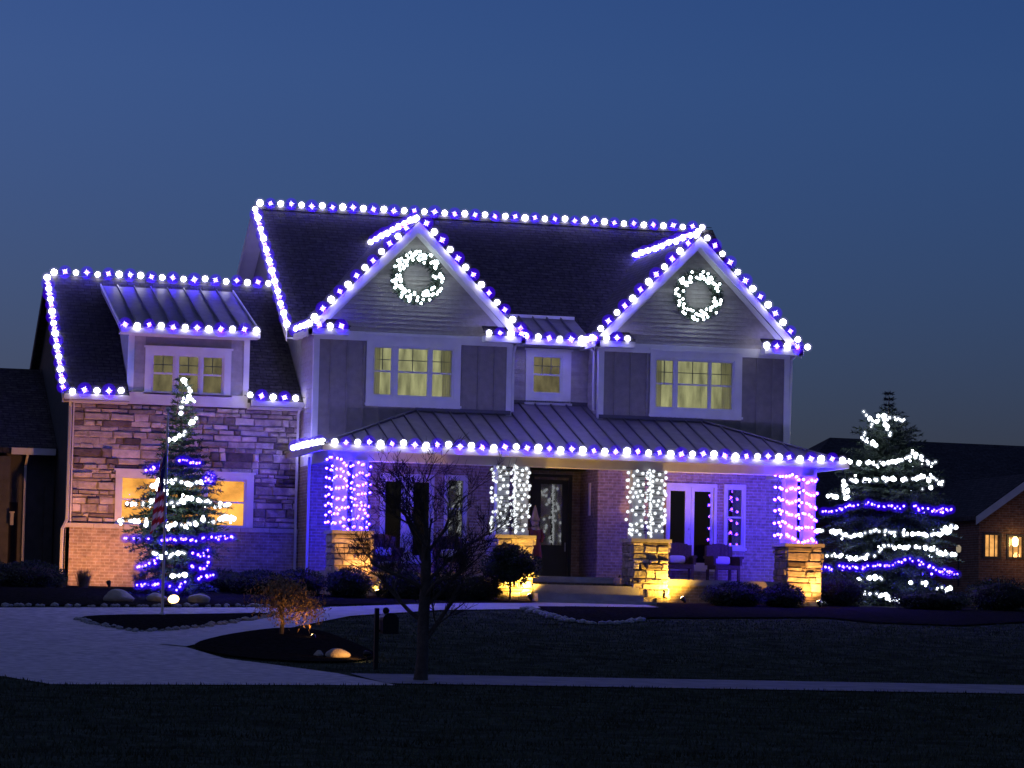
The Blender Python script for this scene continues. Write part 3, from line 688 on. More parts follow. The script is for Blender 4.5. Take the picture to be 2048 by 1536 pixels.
def string(label, pts, pitch=.275, start=0, up_=.0):
    """a cord along pts with alternating white and purple bulbs, each in a bloom shell"""
    root = thing('light_string', label, 'string lights', pts[0], 'roofline light strings')
    o0 = Vector(pts[0])
    P = [Vector(p) for p in pts]; MB().tube([p-o0 for p in P], .012, 4).build('cord', CORD, root)
    k = start; carry = pitch*.5
    for a, b in zip(P[:-1], P[1:]):
        L = (b-a).length; s = carry
        while s < L:
            p = a.lerp(b, s/L)-o0+Vector((0, random.uniform(-.02, .02), random.uniform(-.024, .02)+up_))
            wht = (k % 2 == 0)
            bl = link('bulb', wsh_me if wht else psh_me, root, None, p)  # bloom shell round the LED, not a bulb itself
            link('led', core_me if wht else star_me, bl); q = random.uniform(.86, 1.10); bl.scale = (q, q, q); bl.rotation_euler = (random.uniform(-.4, .4), random.uniform(-.5, .5), random.uniform(-.4, .4))
            k += 1; s += pitch
        carry = s-L
    return root
yr = -.32
string('long string of bulbs along the top ridge of the main roof', [(-.1, 6.6, 10.30), (12.40, 6.6, 10.28)])
string('steep string down the left edge of the tall main roof', [(-.12, 6.5, 10.18), (-.12, 1.5, 6.62)], .27)
string('string down the left slope of the left front gable', [(2.70, yr, 9.25), (.12, yr, 6.62)], .285)
string('string down the right slope of the left front gable', [(2.80, yr, 9.20), (5.40, yr, 6.56)], .285, 1)
string('short string running back along the peak of the left gable', [(2.72, -.2, 9.26), (2.72, 5.45, 9.26)], .33)
string('string round the left eave corner of the left front gable', [(.08, 1.9, 6.54), (.06, -.42, 6.50), (1.08, -.42, 6.50)], .27)
string('string on the right eave return of the left front gable', [(4.36, -.42, 6.49), (5.44, -.42, 6.49), (5.46, .5, 6.49)], .27)
string('string along the short eave above the single middle window', [(5.55, .48, 6.52), (7.3, .48, 6.52)], .28, 1)
string('string down the left slope of the right front gable', [(9.84, yr, 9.25), (7.24, yr, 6.62)], .285)
string('string down the right slope of the right front gable', [(9.94, yr, 9.22), (12.60, yr, 6.54)], .285)
string('short string running back along the peak of the right gable', [(9.88, -.2, 9.26), (9.88, 5.5, 9.26)], .30)
string('string on the left eave return of the right front gable', [(7.16, .5, 6.49), (7.16, -.42, 6.49), (8.2, -.42, 6.49)], .27)
string('string on the right eave return of the right front gable', [(11.46, -.42, 6.49), (12.70, -.42, 6.49)], .27)
string('string along the ridge of the lower left wing', [(-5.5, 5.6, 8.13), (.15, 5.6, 8.10)], .275)
string('steep string down the left edge of the lower wing roof', [(-5.55, 5.55, 8.02), (-5.55, 1.2, 4.80)], .27)
string('short string on the wing eave left of the dormer', [(-5.50, 1.05, 4.80), (-3.95, 1.05, 4.83)], .29)
string('string along the metal roofed dormer eave', [(-4.28, 1.1, 6.44), (-.78, 1.1, 6.44)], .29, 1)
string('short string on the wing eave right of the dormer', [(-1.2, 1.05, 4.84), (.3, 1.05, 4.84)], .28)
string('longest low string along the front porch eave', [(.12, -2.86, 3.58), (12.98, -2.86, 3.58)], .271)
string('short string along the left side eave of the porch', [(.03, 1.2, 3.64), (.03, -2.7, 3.58)], .30)

# ------------------------------------------------------------------ wrapped porch posts
dot_me = MB().ico((0,0,0), .043, 1).mesh('bulb', MINIWP, True)
def mini(r, m):
    mb = MB().ico((0,0,0), r, 1); mb.mi = [0 if k % 3 == 0 else 1 for k in range(len(mb.f))]; return mb.mesh('bulb', [m, VBODY])
lil_me = mini(.036, MINIPK); vio_me = mini(.032, MINIP)
def mini_halos(pts, r, m, parent, name='bulb_halos'):  # adds glowing bloom shells round small bulbs
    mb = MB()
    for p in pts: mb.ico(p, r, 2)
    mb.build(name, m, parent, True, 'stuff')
def wrap_white(px, label):
    root = thing('post_lights', label, 'string lights', (px, -2.72, 1.6), 'light wraps on the porch posts')
    placed = []
    for _ in range(2400):
        x = random.uniform(-.42, .42); z = random.uniform(.02, 1.55)
        if all((x-a)**2+(z-b)**2 > .0105 for a, b in placed): placed.append((x, z))
        if len(placed) >= 70: break
    cord = MB()
    srt = sorted(placed, key=lambda q: q[1])
    cord.tube([(x, .0, z) for x, z in srt], .006, 4); cord.build('cord', CORD, root)
    for x, z in placed: link('bulb', dot_me, root, None, (x, -.03+random.uniform(-.02, .02), z))
    for k in range(40): link('bulb', dot_me, root, None, (random.uniform(-.42, .42), .40+random.uniform(-.02, .02), .03+1.5*(k+random.random())/40))
    for k in range(18): link('bulb', dot_me, root, None, (random.choice((-.43, .43))+random.uniform(-.015, .015), random.uniform(.04, .34), .03+1.5*(k+random.random())/18))
    st = MB()
    for k in range(34): st.ico((.085+random.uniform(-.02, .02)-.05*(k/34), .02, .0+k*.0475), .034, 1)
    st.build('center_strand', MINIWP, root, True, 'stuff')
wrap_white(4.56, 'dense white dot lights wrapped on the second porch post from the left')
wrap_white(7.90, 'dense white dot lights wrapped on the porch post left of the right doors')
def wrap_purple(px, label, me, rows):
    root = thing('post_lights', label, 'string lights', (px, -2.74, 1.6), 'light wraps on the porch posts')
    allp = []; cord = []
    for r in range(rows):
        z0 = .06+r*(1.46/(rows-1)); n = 13
        for k in range(n):
            u = k/(n-1); x = -.50+u*.95
            z = z0+.05-.16*u+.05*math.sin(u*9+r)+random.uniform(-.03, .03)*(1.6 if me is vio_me else 1); x += random.uniform(-.025, .025)*(1.5 if me is vio_me else 1)
            y = .02*math.sin(u*7)-(0.0 if -.4 < x < .4 else -.08)
            allp.append((x, y, z)); cord.append((x, y+.01, z))
        for k in range(7):
            u = k/6; q = (.45-.95*u, .40+random.uniform(-.02, .03), z0-.11+.16*u+random.uniform(-.03, .03)); allp.append(q); cord.append(q)
    MB().tube(cord, .006, 4).build('cord', CORD, root)
    for p in allp: link('bulb', me, root, None, p)
    mini_halos(allp, .085, PGLOW, root)
wrap_purple(.69, 'violet lights wrapped on the leftmost porch post', vio_me, 8)
wrap_purple(11.70, 'lilac lights in six sloping rows on the rightmost porch post', lil_me, 6)

# ------------------------------------------------------------------ wreaths
wb_me = MB().ico((0,0,0), .032, 1).mesh('bulb', emit('wreath_led', (.80, .94, 1.0), 20.0), True)
def wreath(cx_, cz_, ro, ri, label, nb):
    root = thing('wreath', label, 'wreath', (cx_, -.12, cz_), 'lit wreaths in the gables')
    mb = MB(); rm = (ro+ri)/2; rr = (ro-ri)/2
    MB().tube([(rm*math.cos(a), 0, rm*math.sin(a)) for a in np.linspace(0, 2*math.pi, 33)], rr*.55, 7, False).build('frame', CORD, root)
    for k in range(1500):
        a = random.uniform(0, 2*math.pi); b = random.uniform(0, 2*math.pi); q = rr*random.uniform(.5, 1.0)
        p = Vector(((rm+q*math.cos(b))*math.cos(a), -abs(q*math.sin(b))*.6, (rm+q*math.cos(b))*math.sin(a)))
        d = Vector((math.cos(a)*math.cos(b), -.6, math.sin(a)*math.cos(b)))+Vector((random.gauss(0, .5), random.gauss(0, .3), random.gauss(0, .5))); d.normalize()
        mb.tri(p, d, d.orthogonal().normalized(), .014, .12)
    mb.build('foliage', NEEDLEB, root)
    for k in range(nb):
        a = random.uniform(0, 2*math.pi); b = random.uniform(-1, 1)
        link('bulb', wb_me, root, None, ((rm+rr*b)*math.cos(a), -.10-random.uniform(0, .05), (rm+rr*b)*math.sin(a)))
wreath(2.73, 7.77, .64, .38, 'brightly lit round wreath high on the left gable', 125)
wreath(9.87, 7.67, .62, .38, 'dimmer lit round wreath high on the right gable', 95)

# ------------------------------------------------------------------ spruces with garlands
def spruce(x, y, H, prof, name_label, m, seed, dens=1.0):
    rd = random.Random(seed); g = gz(y)
    root = thing('spruce_tree', name_label, 'tree', (x, y, g), 'spruces wrapped in lights')
    MB().tube([(0, 0, -.1), (.02, 0, H*.5), (0, 0, H*.97)], [.085, .055, .008], 8).build('trunk', BARK, root)
    mb = MB(); zs = np.array([p[0] for p in prof]); rs = np.array([p[1] for p in prof])
    RR = lambda z: float(np.interp(z, zs, rs))
    z = .12
    while z < H-.05:
        rad = RR(z); nb = max(5, int(11*dens*(.5+.5*min(1, rad))))
        a0 = rd.uniform(0, 6.28)
        for i in range(nb):
            a = a0+6.283*i/nb+rd.gauss(0, .14); L = rad*rd.uniform(.72, 1.12)
            dv = Vector((math.cos(a), math.sin(a), 0)); rise = .10+.55*(z/H)**2+rd.gauss(0, .06); sag = .18*(1-z/H)+.05
            n = max(4, int(L/.055))
            sd_ = Vector((-dv.y, dv.x, 0))
            for k in range(n):
                t = (k+rd.random())/n
                c = dv*(L*t)+Vector((0, 0, z+L*(rise*t-sag*t*t*1.6)))
                tl = (1-t)*.42*L*rd.uniform(.4, 1)+.05
                for s in (-1, 1):
                    q = c+sd_*s*0
                    td = (dv*.75+sd_*s*.8+Vector((0, 0, rd.uniform(-.25, .12)))).normalized()
                    m2 = max(1, int(tl/.07))
                    for j in range(m2):
                        pp = q+td*(tl*(j+rd.random())/m2)
                        for _ in range(2):
                            nd_ = (td+Vector((rd.gauss(0, .5), rd.gauss(0, .5), rd.gauss(.15, .5)))).normalized()
                            mb.tri(pp, nd_, nd_.orthogonal().normalized(), .016, rd.uniform(.08, .15))
        z += .135+.05*rd.random()
    mb.build('crown', m, root)
    return root, RR
LP = [(0,.75),(.15,.95),(.8,.95),(1.3,1.2),(1.6,1.32),(2.1,1.12),(2.6,.86),(3.0,.68),(3.6,.42),(4.2,.26),(4.7,.14),(5.0,.02)]
RP = [(0,1.5),(.3,1.75),(1.0,1.78),(1.5,1.78),(2.1,1.7),(2.6,1.55),(3.2,1.36),(3.7,1.16),(4.3,.76),(4.75,.34),(5.05,.07),(5.5,.015)]
LX, LY = -3.58, -4.5; RX, RY = 15.0, 0.0
sL, LRR = spruce(LX, LY, 4.98, LP, 'narrow spruce with bare top in front of the stone wing', NEEDLE, 3, 1.0)
sR, RRR = spruce(RX, RY, 5.45, RP, 'wide dark spruce at the right end of the porch', NEEDLEB, 5, 1.0)
mini_me = None
def garland(root, axis, prof, pts, colour, label, group, gbase, dxo=0.0, sc=1.0, closed=False, sp=.07, push=.95):
    ax, ay = axis; P = []
    for dx, z in pts:
        dx = (dx+dxo)*sc; z = z*sc; zz = z-gbase
        r = max(prof(max(zz, 0))*push, abs(dx)+.02)
        P.append(Vector((dx, -math.sqrt(max(r*r-dx*dx, .0004)), z)))
    th = thing('light_garland', label, 'string lights', (ax, ay, 0), group)
    path = []
    for a, b in zip(P[:-1], P[1:]):
        n = max(1, int((b-a).length/sp))
        for k in range(n):
            q = a.lerp(b, k/n)+Vector((random.gauss(0, .018), random.gauss(0, .03), random.gauss(0, .022))); path.append(q)
    path.append(P[-1])
    front = list(path)
    if closed:
        for k in range(1, 20):
            a0 = math.atan2(P[-1].y, P[-1].x); a1 = math.atan2(P[0].y, P[0].x)
            if a1 < a0: a1 += 2*math.pi
            t = k/20; a = a0+(a1-a0)*t; z = P[-1].z*(1-t)+P[0].z*t; r = prof(max(z-gbase, 0))
            path.append(Vector((r*math.cos(a), r*math.sin(a), z)))
    MB().tube(path, .006, 3).build('cord', CORD, th)
    mb = MB()
    keep = []; gap = 0
    for p in path:
        if gap > 0: gap -= 1; continue
        if random.random() < .05: gap = random.randint(1, 2)
        p = p*1; f = random.choice((1, 1, 1, .94, .86)); p.x *= f; p.y *= f; keep.append(p)
        mb.ico(p, random.choice((.02, .028, .036, .05, .058)) if colour == 'w' else random.uniform(.02, .036), 1)
        if colour == 'w' and random.random() < .35: mb.ico(p+Vector((random.gauss(0, .04), -.02, random.gauss(0, .045))), random.uniform(.018, .032), 1)
    path = keep
    if colour == 'p': mb.mi = [0 if k % 3 == 0 else 1 for k in range(len(mb.f))]
    mb.build('bulbs', MINIW if colour == 'w' else [MINIPT, VBODY], th, True, 'stuff')
    mini_halos(path, .075 if colour == 'w' else .125, WGLOW if colour == 'w' else PGLOW, th)
GR = 'light garlands on the right spruce'; GL = 'light garlands on the left spruce'
gbR = gz(RY); gbL = gz(LY)
for pts, c, lab, cl in [
 ([(-1.01,4.97),(-.79,4.81),(-.63,4.7),(-.89,4.44),(-.97,4.26),(-.81,4.08)], 'w', 'white bow of lights, left loop at the top of the right spruce', 0),
 ([(-.55,4.86),(-.38,4.85),(.05,4.76)], 'w', 'white bow of lights, right loop at the top of the right spruce', 0),
 ([(-.46,4.84),(-.43,4.36)], 'w', 'white bow of lights, hanging tail at the top of the right spruce', 0),
 ([(-1.5,3.66),(-1.24,3.64),(-.88,3.63),(-.36,3.67),(-.04,3.8),(.15,3.91),(.53,3.75)], 'w', 'highest full white garland on the right spruce, level with the porch eave', 1),
 ([(-1.52,2.76),(-1.52,3.19),(-1.29,3.21),(-.88,3.21),(-.45,3.25),(-.04,3.25),(.38,3.33),(.74,3.27)], 'w', 'white garland with a straight drop at its left end on the right spruce', 1),
 ([(-1.79,2.44),(-1.53,2.57),(-1.17,2.62),(-.87,2.54),(-.5,2.53),(-.03,2.54),(.33,2.48),(.71,2.46),(1.01,2.57)], 'p', 'upper purple garland round the right spruce', 1),
 ([(-1.84,1.95),(-1.57,1.79),(-1.06,1.95),(-.75,1.93),(-.34,1.9),(.14,1.86),(.61,1.9),(.91,1.96),(1.23,2.13)], 'w', 'white garland just under the upper purple one on the right spruce', 1),
 ([(-1.72,1.32),(-1.47,1.23),(-1.05,1.39),(-.91,1.58),(-.54,1.53),(-.02,1.57),(.5,1.51),(.87,1.42),(1.36,1.44)], 'w', 'white garland just above the lower purple one on the right spruce', 1),
 ([(-1.77,1.05),(-1.26,1.07),(-.74,1.1),(-.17,1.29),(.19,1.12),(.62,.97),(1.03,.98),(1.34,.94)], 'p', 'lower purple garland round the right spruce', 1),
 ([(-1.41,.7),(-1.12,.8),(-.94,.76)], 'w', 'short white tuft of lights low on the left of the right spruce', 0),
 ([(-.22,.68),(.19,.69)], 'w', 'short white tuft of lights low in the middle of the right spruce', 0),
 ([(.72,.6),(.9,.5),(1.04,.61)], 'w', 'short white tuft of lights low on the right of the right spruce', 0),
 ([(-1.97,.23),(-1.55,.31),(-1.25,.42),(-.84,.36),(-.52,.21),(0,.17),(.72,.16)], 'w', 'lowest white garland near the ground on the right spruce', 1)]:
    garland(sR, (RX, RY), RRR, pts, c, lab, GR, gbR, .2, 1.0, bool(cl))
for pts, c, lab, cl in [
 ([(-.01,4.92),(.14,4.69),(.2,4.42),(-.01,4.32),(-.06,4.09)], 'w', 'white lights trickling from the tip of the left spruce', 0),
 ([(.34,3.95),(.12,3.8),(-.02,3.59),(-.19,3.49),(-.33,3.46)], 'w', 'slanting white garland below the tip of the left spruce', 0),
 ([(-.8,2.76),(-.62,2.81),(-.49,2.85)], 'p', 'short purple garland left of the flagpole on the left spruce', 0),
 ([(-.14,3.01),(.09,2.96),(.39,2.95)], 'p', 'highest purple garland right of the flagpole on the left spruce', 0),
 ([(.53,2.54),(.77,2.71),(.77,2.54)], 'p', 'purple cluster at the right edge of the left spruce', 0),
 ([(-.49,2.31),(-.69,2.39),(-.58,2.5),(-.13,2.52),(.06,2.43),(.36,2.5)], 'w', 'looped white garland at window head height on the left spruce', 0),
 ([(-.97,1.98),(-.75,2.02),(-.56,2.04),(-.23,2.0),(.07,2.1),(.27,2.04),(.57,2.04)], 'w', 'broken white garland across the middle of the left spruce', 1),
 ([(-.96,1.57),(-.84,1.5),(-.61,1.46),(-.32,1.49),(-.1,1.48),(.16,1.56),(.35,1.59),(.65,1.58),(.95,1.7),(1.24,1.71)], 'w', 'widest bright white garland at sill height on the left spruce', 1),
 ([(-.54,1.17),(-.2,1.18),(.18,1.18),(.44,1.18),(.69,1.22),(.96,1.29)], 'p', 'long purple garland under the widest white one on the left spruce', 1),
 ([(-.71,.85),(-.49,.81),(-.15,.85),(.03,.87)], 'w', 'white garland low on the left side of the left spruce', 0),
 ([(.25,.83),(.56,.81),(.6,.95)], 'p', 'purple cluster low on the right side of the left spruce', 0),
 ([(-.94,.55),(-.78,.6),(-.64,.65),(-.6,.75)], 'p', 'purple cluster low on the left side of the left spruce', 0),
 ([(.23,.58),(.53,.54),(.6,.68)], 'p', 'second lowest purple cluster on the right of the left spruce', 0),
 ([(-.25,.34),(.08,.38)], 'w', 'short white garland just above the lowest purple one of the left spruce', 0),
 ([(-.93,.12),(-.54,.15),(-.13,.08),(.05,.22)], 'p', 'lowest purple garland on the left spruce', 0),
 ([(.46,.33),(.8,.37)], 'p', 'lowest purple cluster on the right of the left spruce', 0)]:
    garland(sL, (LX, LY), LRR, pts, c, lab, GL, gbL, 0, .97, bool(cl))

# ------------------------------------------------------------------ bare tree by the pavement
def bare_tree(x, y, H, label):
    rd = random.Random(11); g = gz(y); root = thing('bare_tree', label, 'tree', (x, y, g))
    tk = MB(); tk.tube([(0,0,-.1),(0,0,.05),(.02,0,.4),(.02,.0,.95),(.05,.02,1.6),(.04,0,2.3)], [.17,.12,.095,.098,.09,.07], 10)
    tk.build('trunk', BARK, root, True)
    lm = MB(); tw = MB()
    def grow(p, d, L, r, lev):
        pts = [p]; n = 4 if lev < 3 else 3
        dd = d.copy(); q = p.copy()
        for k in range(n):
            dd = (dd+Vector((rd.gauss(0, .13), rd.gauss(0, .13), rd.gauss(.07, .10)))).normalized(); q = q+dd*(L/n); pts.append(q.copy())
        rads = [r*(1-.55*k/n) for k in range(n+1)]
        (lm if lev < 2 else tw).tube(pts, rads, 6 if lev < 2 else 3, False)
        if lev >= 4: return
        nc = (5, 5, 4, 3)[lev]
        for c in range(nc):
            t = rd.uniform(.3, 1.0); i = min(n-1, int(t*n)); bp_ = pts[i].lerp(pts[i+1], t*n-i)
            ax = Vector((rd.gauss(0, 1), rd.gauss(0, 1), rd.gauss(.1, .6))).normalized()
            nd_ = (dd*.95+ax*.8).normalized()
            grow(bp_, nd_, L*rd.uniform(.45, .72), max(r*.46*(1-.3*t), .0042), lev+1)
    for (z, a, el, L, r) in [(.62, -.35, .72, 1.15, .055), (.95, 2.75, .62, 1.15, .05), (1.2, .15, .70, 1.15, .05), (1.25, 1.3, .75, 1.0, .045), (1.35, -1.5, .7, 1.0, .045), (1.5, 3.3, .62, 1.1, .05), (1.6, -.1, .72, 1.1, .05),
                             (1.85, 2.5, .85, 1.1, .045), (1.9, 4.6, .9, .95, .04), (2.05, .3, .9, 1.1, .04), (2.2, 3.1, 1.0, 1.05, .04), (2.3, 1.3, 1.35, 1.1, .045)]:
        grow(Vector((.03, 0, z)), Vector((math.cos(a)*math.cos(el), math.sin(a)*math.cos(el), math.sin(el))), L*.97, r*.8, 0)
    lm.build('limbs', BARK, root); tw.build('twigs', TWIG, root, kind='stuff')
bare_tree(-2.66, -24.7, 3.9, 'bare dark young tree with fine twigs standing by the sidewalk')

# ------------------------------------------------------------------ shrubs
def leaf_cloud(mb, rd, n, sx, sy, sz, cz, size, flat=.35):
    for _ in range(n):
        u = Vector((rd.gauss(0, 1), rd.gauss(0, 1), rd.gauss(0, 1))).normalized()
        k = rd.choice((rd.uniform(.84, 1.04), rd.uniform(.95, 1.18)))*(1+.07*math.sin(5*u.x+3*u.y)+.04*math.sin(9*u.z+4*u.x))
        p = Vector((u.x*sx*k, u.y*sy*k, max(cz+u.z*sz*k, .02)))
        d = (u+Vector((rd.gauss(0, .7), rd.gauss(0, .7), rd.gauss(0, .7)))).normalized()
        mb.tri(p, d, d.orthogonal().normalized(), size*.42, size*rd.uniform(.7, 1.4))
def shrub(x, y, wx, wy, h, label, seed, m=BOX, n=2600):
    rd = random.Random(seed); root = thing('boxwood_shrub', label, 'shrub', (x, y, gz(y)+.03), 'rounded shrubs along the foundation')
    MB().ico((0,0,h*.45), 1, 3, 0, (wx*.9, wy*.9, h*.46), .05).build('inner_branches', TWIG, root)
    mb = MB(); leaf_cloud(mb, rd, n, wx, wy, h*.52, h*.47, .055); mb.build('leaves', m, root)
shrub(.49, -3.75, .47, .45, .62, 'dark round boxwood below the leftmost stone pier', 1)
shrub(1.75, -3.7, .55, .45, .58, 'dark round boxwood second from the left below the porch', 2)
shrub(2.75, -3.8, .6, .45, .55, 'broad dark boxwood behind the bare tree trunk', 3)
shrub(3.55, -3.6, .5, .4, .5, 'low dark boxwood beside the small standard tree', 4)
shrub(9.80, -3.6, .66, .45, .52, 'wide clipped dark boxwood below the right porch doors', 5, n=3400)
shrub(11.04, -3.5, .45, .42, .50, 'small domed boxwood beside the rightmost stone pier', 6)
shrub(-.62, -3.4, .55, .5, .55, 'dark low shrub left of the porch beside the downspout', 7)
shrub(-1.55, -3.2, .6, .5, .50, 'dark low shrub right of the left spruce', 8)
shrub(-2.4, -2.6, .6, .5, .48, 'dark low shrub close behind the left spruce', 9)
shrub(-6.6, -2.0, .8, .6, .55, 'dark shrub mass in front of the garage ell', 10)
shrub(-7.9, -2.2, .8, .6, .62, 'dark shrub at the far left edge by the garage', 14)
shrub(13.2, -1.6, .6, .5, .75, 'dark loose shrub between the right pier and the right spruce', 12)
shrub(17.0, -2.4, .8, .6, .75, 'dark shrub at the right foot of the right spruce', 13)
shrub(15.0, -2.9, .9, .5, .45, 'low dark shrub in front of the right spruce', 15)
# small standard tree by the steps
t = thing('standard_tree', 'small dark tree with a mop head on a thin stem by the steps', 'tree', (4.24, -3.9, gz(-3.9)+.03))
MB().tube([(0,0,-.05),(.01,0,.3),(-.02,0,.6)], .025, 6).build('trunk', BARK, t)
mb = MB(); rd = random.Random(21)
for cx_, cz_, s in ((-.32, .78, .34), (.05, .95, .38), (.38, .82, .33), (0, .66, .4), (-.1, 1.08, .28)):
    m2 = MB(); leaf_cloud(m2, rd, 900, s, s*.9, s*.75, cz_, .06)
    m2.v = [(a[0]+cx_, a[1], a[2]) for a in m2.v]; mb.add(m2.v, m2.f)
    mb.ico((cx_, 0, cz_), s*.8, 2, 0, (1, .9, .75))
mb.build('crown', BOX, t)
# russet weeping maple
t = thing('weeping_maple', 'low spreading maple with dry russet leaves in the curved bed', 'tree', (-3.05, -14.4, gz(-14.4)+.04))
mb = MB(); rd = random.Random(31)
mb.tube([(0,0,-.05),(.02,0,.25),(-.03,0,.45),(.05,0,.62)], [.05,.04,.035,.03], 7)
ends = []
for k in range(16):
    a = rd.uniform(0, 6.28); r = rd.uniform(.3, .75); x2 = r*math.cos(a)*.95+.14; y2 = r*math.sin(a)*.7; z2 = rd.uniform(.66, 1.02)
    pts = [(.03,0,.5), (x2*.5, y2*.5, z2+.05), (x2, y2, z2-.1), (x2*1.1, y2*1.1, z2-.3)]
    mb.tube(pts, [.02,.014,.009,.004], 4); ends += [Vector(p) for p in pts[1:]]
mb.build('trunk', BARK, t)
mb = MB()
for _ in range(2300):
    c = rd.choice(ends); p = c+Vector((rd.gauss(0, .13), rd.gauss(0, .12), rd.gauss(-.02, .10)))
    d = Vector((rd.gauss(0, .6), rd.gauss(0, .6), rd.gauss(-.5, .5))).normalized(); mb.tri(p, d, d.orthogonal().normalized(), .016, rd.uniform(.05, .10))
mb.build('crown', DRYLEAF, t)
# ornamental grasses at the wing
for i, (x, y, h, lab) in enumerate([(-5.25, -1.3, .55, 'dry tan grass clump under the left corner of the wing'), (-3.95, -1.5, .5, 'dry tan grass clump beside the left boulder'), (-5.75, -1.2, .42, 'dark grass clump by the wing downspout'), (-1.2, .2, .42, 'thin grass clump below the right half of the wing')]):
    rd = random.Random(50+i); mb = MB()
    for _ in range(420):
        a = rd.uniform(0, 6.28); r0 = rd.uniform(0, .12); le = rd.uniform(.5, 1)*h; lean = rd.uniform(.05, .5)
        p = Vector((r0*math.cos(a), r0*math.sin(a), 0)); d = Vector((lean*math.cos(a), lean*math.sin(a), 1)).normalized()
        mb.tri(p, d, Vector((-math.sin(a), math.cos(a), 0)), .008, le)
    o = mb.build('ornamental_grass', TANGRASS); o.location = (x, y, gz(y)+.03); tag(o, lab, 'ornamental grass', 'ornamental grasses at the wing')

# ------------------------------------------------------------------ boulders and edging
def boulder(x, y, sx, sy, sz, label, seed):
    random.seed(seed); mb = MB().ico((0,0,0), 1, 3, 0, (sx, sy, sz), .0)
    ph = [random.uniform(0, 6) for _ in range(6)]
    mb.v = [tuple(Vector(v)*(1+.10*math.sin(3*v[0]/sx+ph[0])+.08*math.sin(4*v[1]/sy+ph[1])+.07*math.sin(5*v[2]/sz+ph[2]))) for v in mb.v]
    o = mb.build('boulder', ROCK, None, True); o.location = (x, y, gz(y)+sz*.55); tag(o, label, 'boulder', 'boulders in the beds')
boulder(-5.18, -6.9, .31, .26, .17, 'large pale boulder left of the flagpole', 61)
boulder(-4.32, -6.6, .20, .2, .13, 'small dim boulder between the flagpole and the big boulder', 62)
boulder(-3.42, -6.6, .26, .22, .13, 'low dim boulder right of the glowing flag light', 63)
boulder(-2.93, -19.3, .21, .2, .13, 'golden lit boulder in the curved maple bed', 64)
boulder(-3.24, -19.1, .09, .1, .08, 'little lit stone left of the golden boulder', 65)
random.seed(99)
def edging(name, path, n, sz):
    P = [Vector((a, b)) for a, b in path]; seg = [(P[i+1]-P[i]).length for i in range(len(P)-1)]; T = sum(seg); mb = MB()
    for k in range(n):
        s = T*(k+random.uniform(.1, .9))/n; i = 0
        while i < len(seg)-1 and s > seg[i]: s -= seg[i]; i += 1
        q = P[i].lerp(P[i+1], min(1, s/seg[i])); r = sz*random.uniform(.6, 1.25)
        x, y = q.x+random.gauss(0, .05), q.y+random.gauss(0, .06)
        mb.ico((x, y, gz(y)+r*.55), r, 1, 0, (1.2, 1, .75), .12)
    o = mb.build(name, EDGE, None, False, 'stuff')
edging('edging_stones', [(3.95,-6.3),(3.95,-7.87),(4.10,-9.51),(4.6,-10.1),(5.0,-9.95),(5.6,-9.25),(6.0,-8.7)], 60, .075)
edging('edging_stones', [(-6.67,-11.6),(-6.4,-12.95),(-5.86,-14.2),(-5.22,-13.85),(-3.87,-12.15),(-2.6,-10.2),(-2.0,-9.0)], 80, .06)
edging('edging_stones', [(-7.9,-8.75),(-4.7,-7.95),(-1.26,-7.0)], 60, .06)

# ------------------------------------------------------------------ flagpole and flag
FX, FY = -4.74, -10.2; fg = gz(FY)
t = thing('flagpole', 'thin silver flagpole standing in front of the left spruce', 'flagpole', (FX, FY, fg))
MB().tube([(0,0,-.05),(0,0,4.2-.0)], [.030, .022], 8).build('pole', POLE, t)
MB().ico((0,0,4.24), .05, 2).build('finial', POLE, t, True)
MB().lathe([(.07,0),(.06,.06),(.035,.09)], (0,0,.0)).build('base_collar', POLE, t)
mb = MB(); nx, nz = 26, 26
def cloth(name, col):
    m = mat(name, col, .8); n, l = m.node_tree.nodes, m.node_tree.links
    tr = n.new('ShaderNodeBsdfTranslucent'); tr.inputs[0].default_value = (*col, 1); mx = n.new('ShaderNodeMixShader'); mx.inputs[0].default_value = .45
    l.new(n['Principled BSDF'].outputs[0], mx.inputs[1]); l.new(tr.outputs[0], mx.inputs[2]); l.new(mx.outputs[0], n['Material Output'].inputs[0]); return m
FRED, FWHT, FBLU = cloth('flag_red', (.40, .035, .035)), cloth('flag_white', (.6, .57, .54)), cloth('flag_blue', (.02, .03, .14))
vs = []
for j in range(nz+1):
    for i in range(nx+1):
        u, v = i/nx, j/nz
        x = -.02-.30*u*(.35+.65*v)+.02*math.sin(9*v+u*6); y = .09*math.sin(u*17+v*2)*(.4+.6*u)
        vs.append((x, y, 2.95-1.55*v-.42*u*(1-.3*v)))
for j in range(nz):
    for i in range(nx):
        s = int((j/nz)*13); blue = (j/nz < 7/13 and i/nx < .42)
        mb.f.append([j*(nx+1)+i, j*(nx+1)+i+1, (j+1)*(nx+1)+i+1, (j+1)*(nx+1)+i]); mb.mi.append(2 if blue else (0 if int((i/nx*.15+j/nz)*13) % 2 == 0 else 1))
mb.v = vs
fl = mb.build('flag', [FRED, FWHT, FBLU], None, True); fl.location = (FX, FY, fg+.55); tag(fl, 'limp red white and blue striped flag hanging from the flagpole', 'flag')
sl_ = MB()
for k in range(18):
    u = .04+.36*((k % 6)/5); v = .05+.4*((k//6)/2); j, i = int(v*nz), int(u*nx); p = Vector(vs[j*(nx+1)+i]); sl_.ico((p.x, p.y-.012, p.z), .012, 0)
sl_.build('stars', FWHT, fl, False, 'stuff')
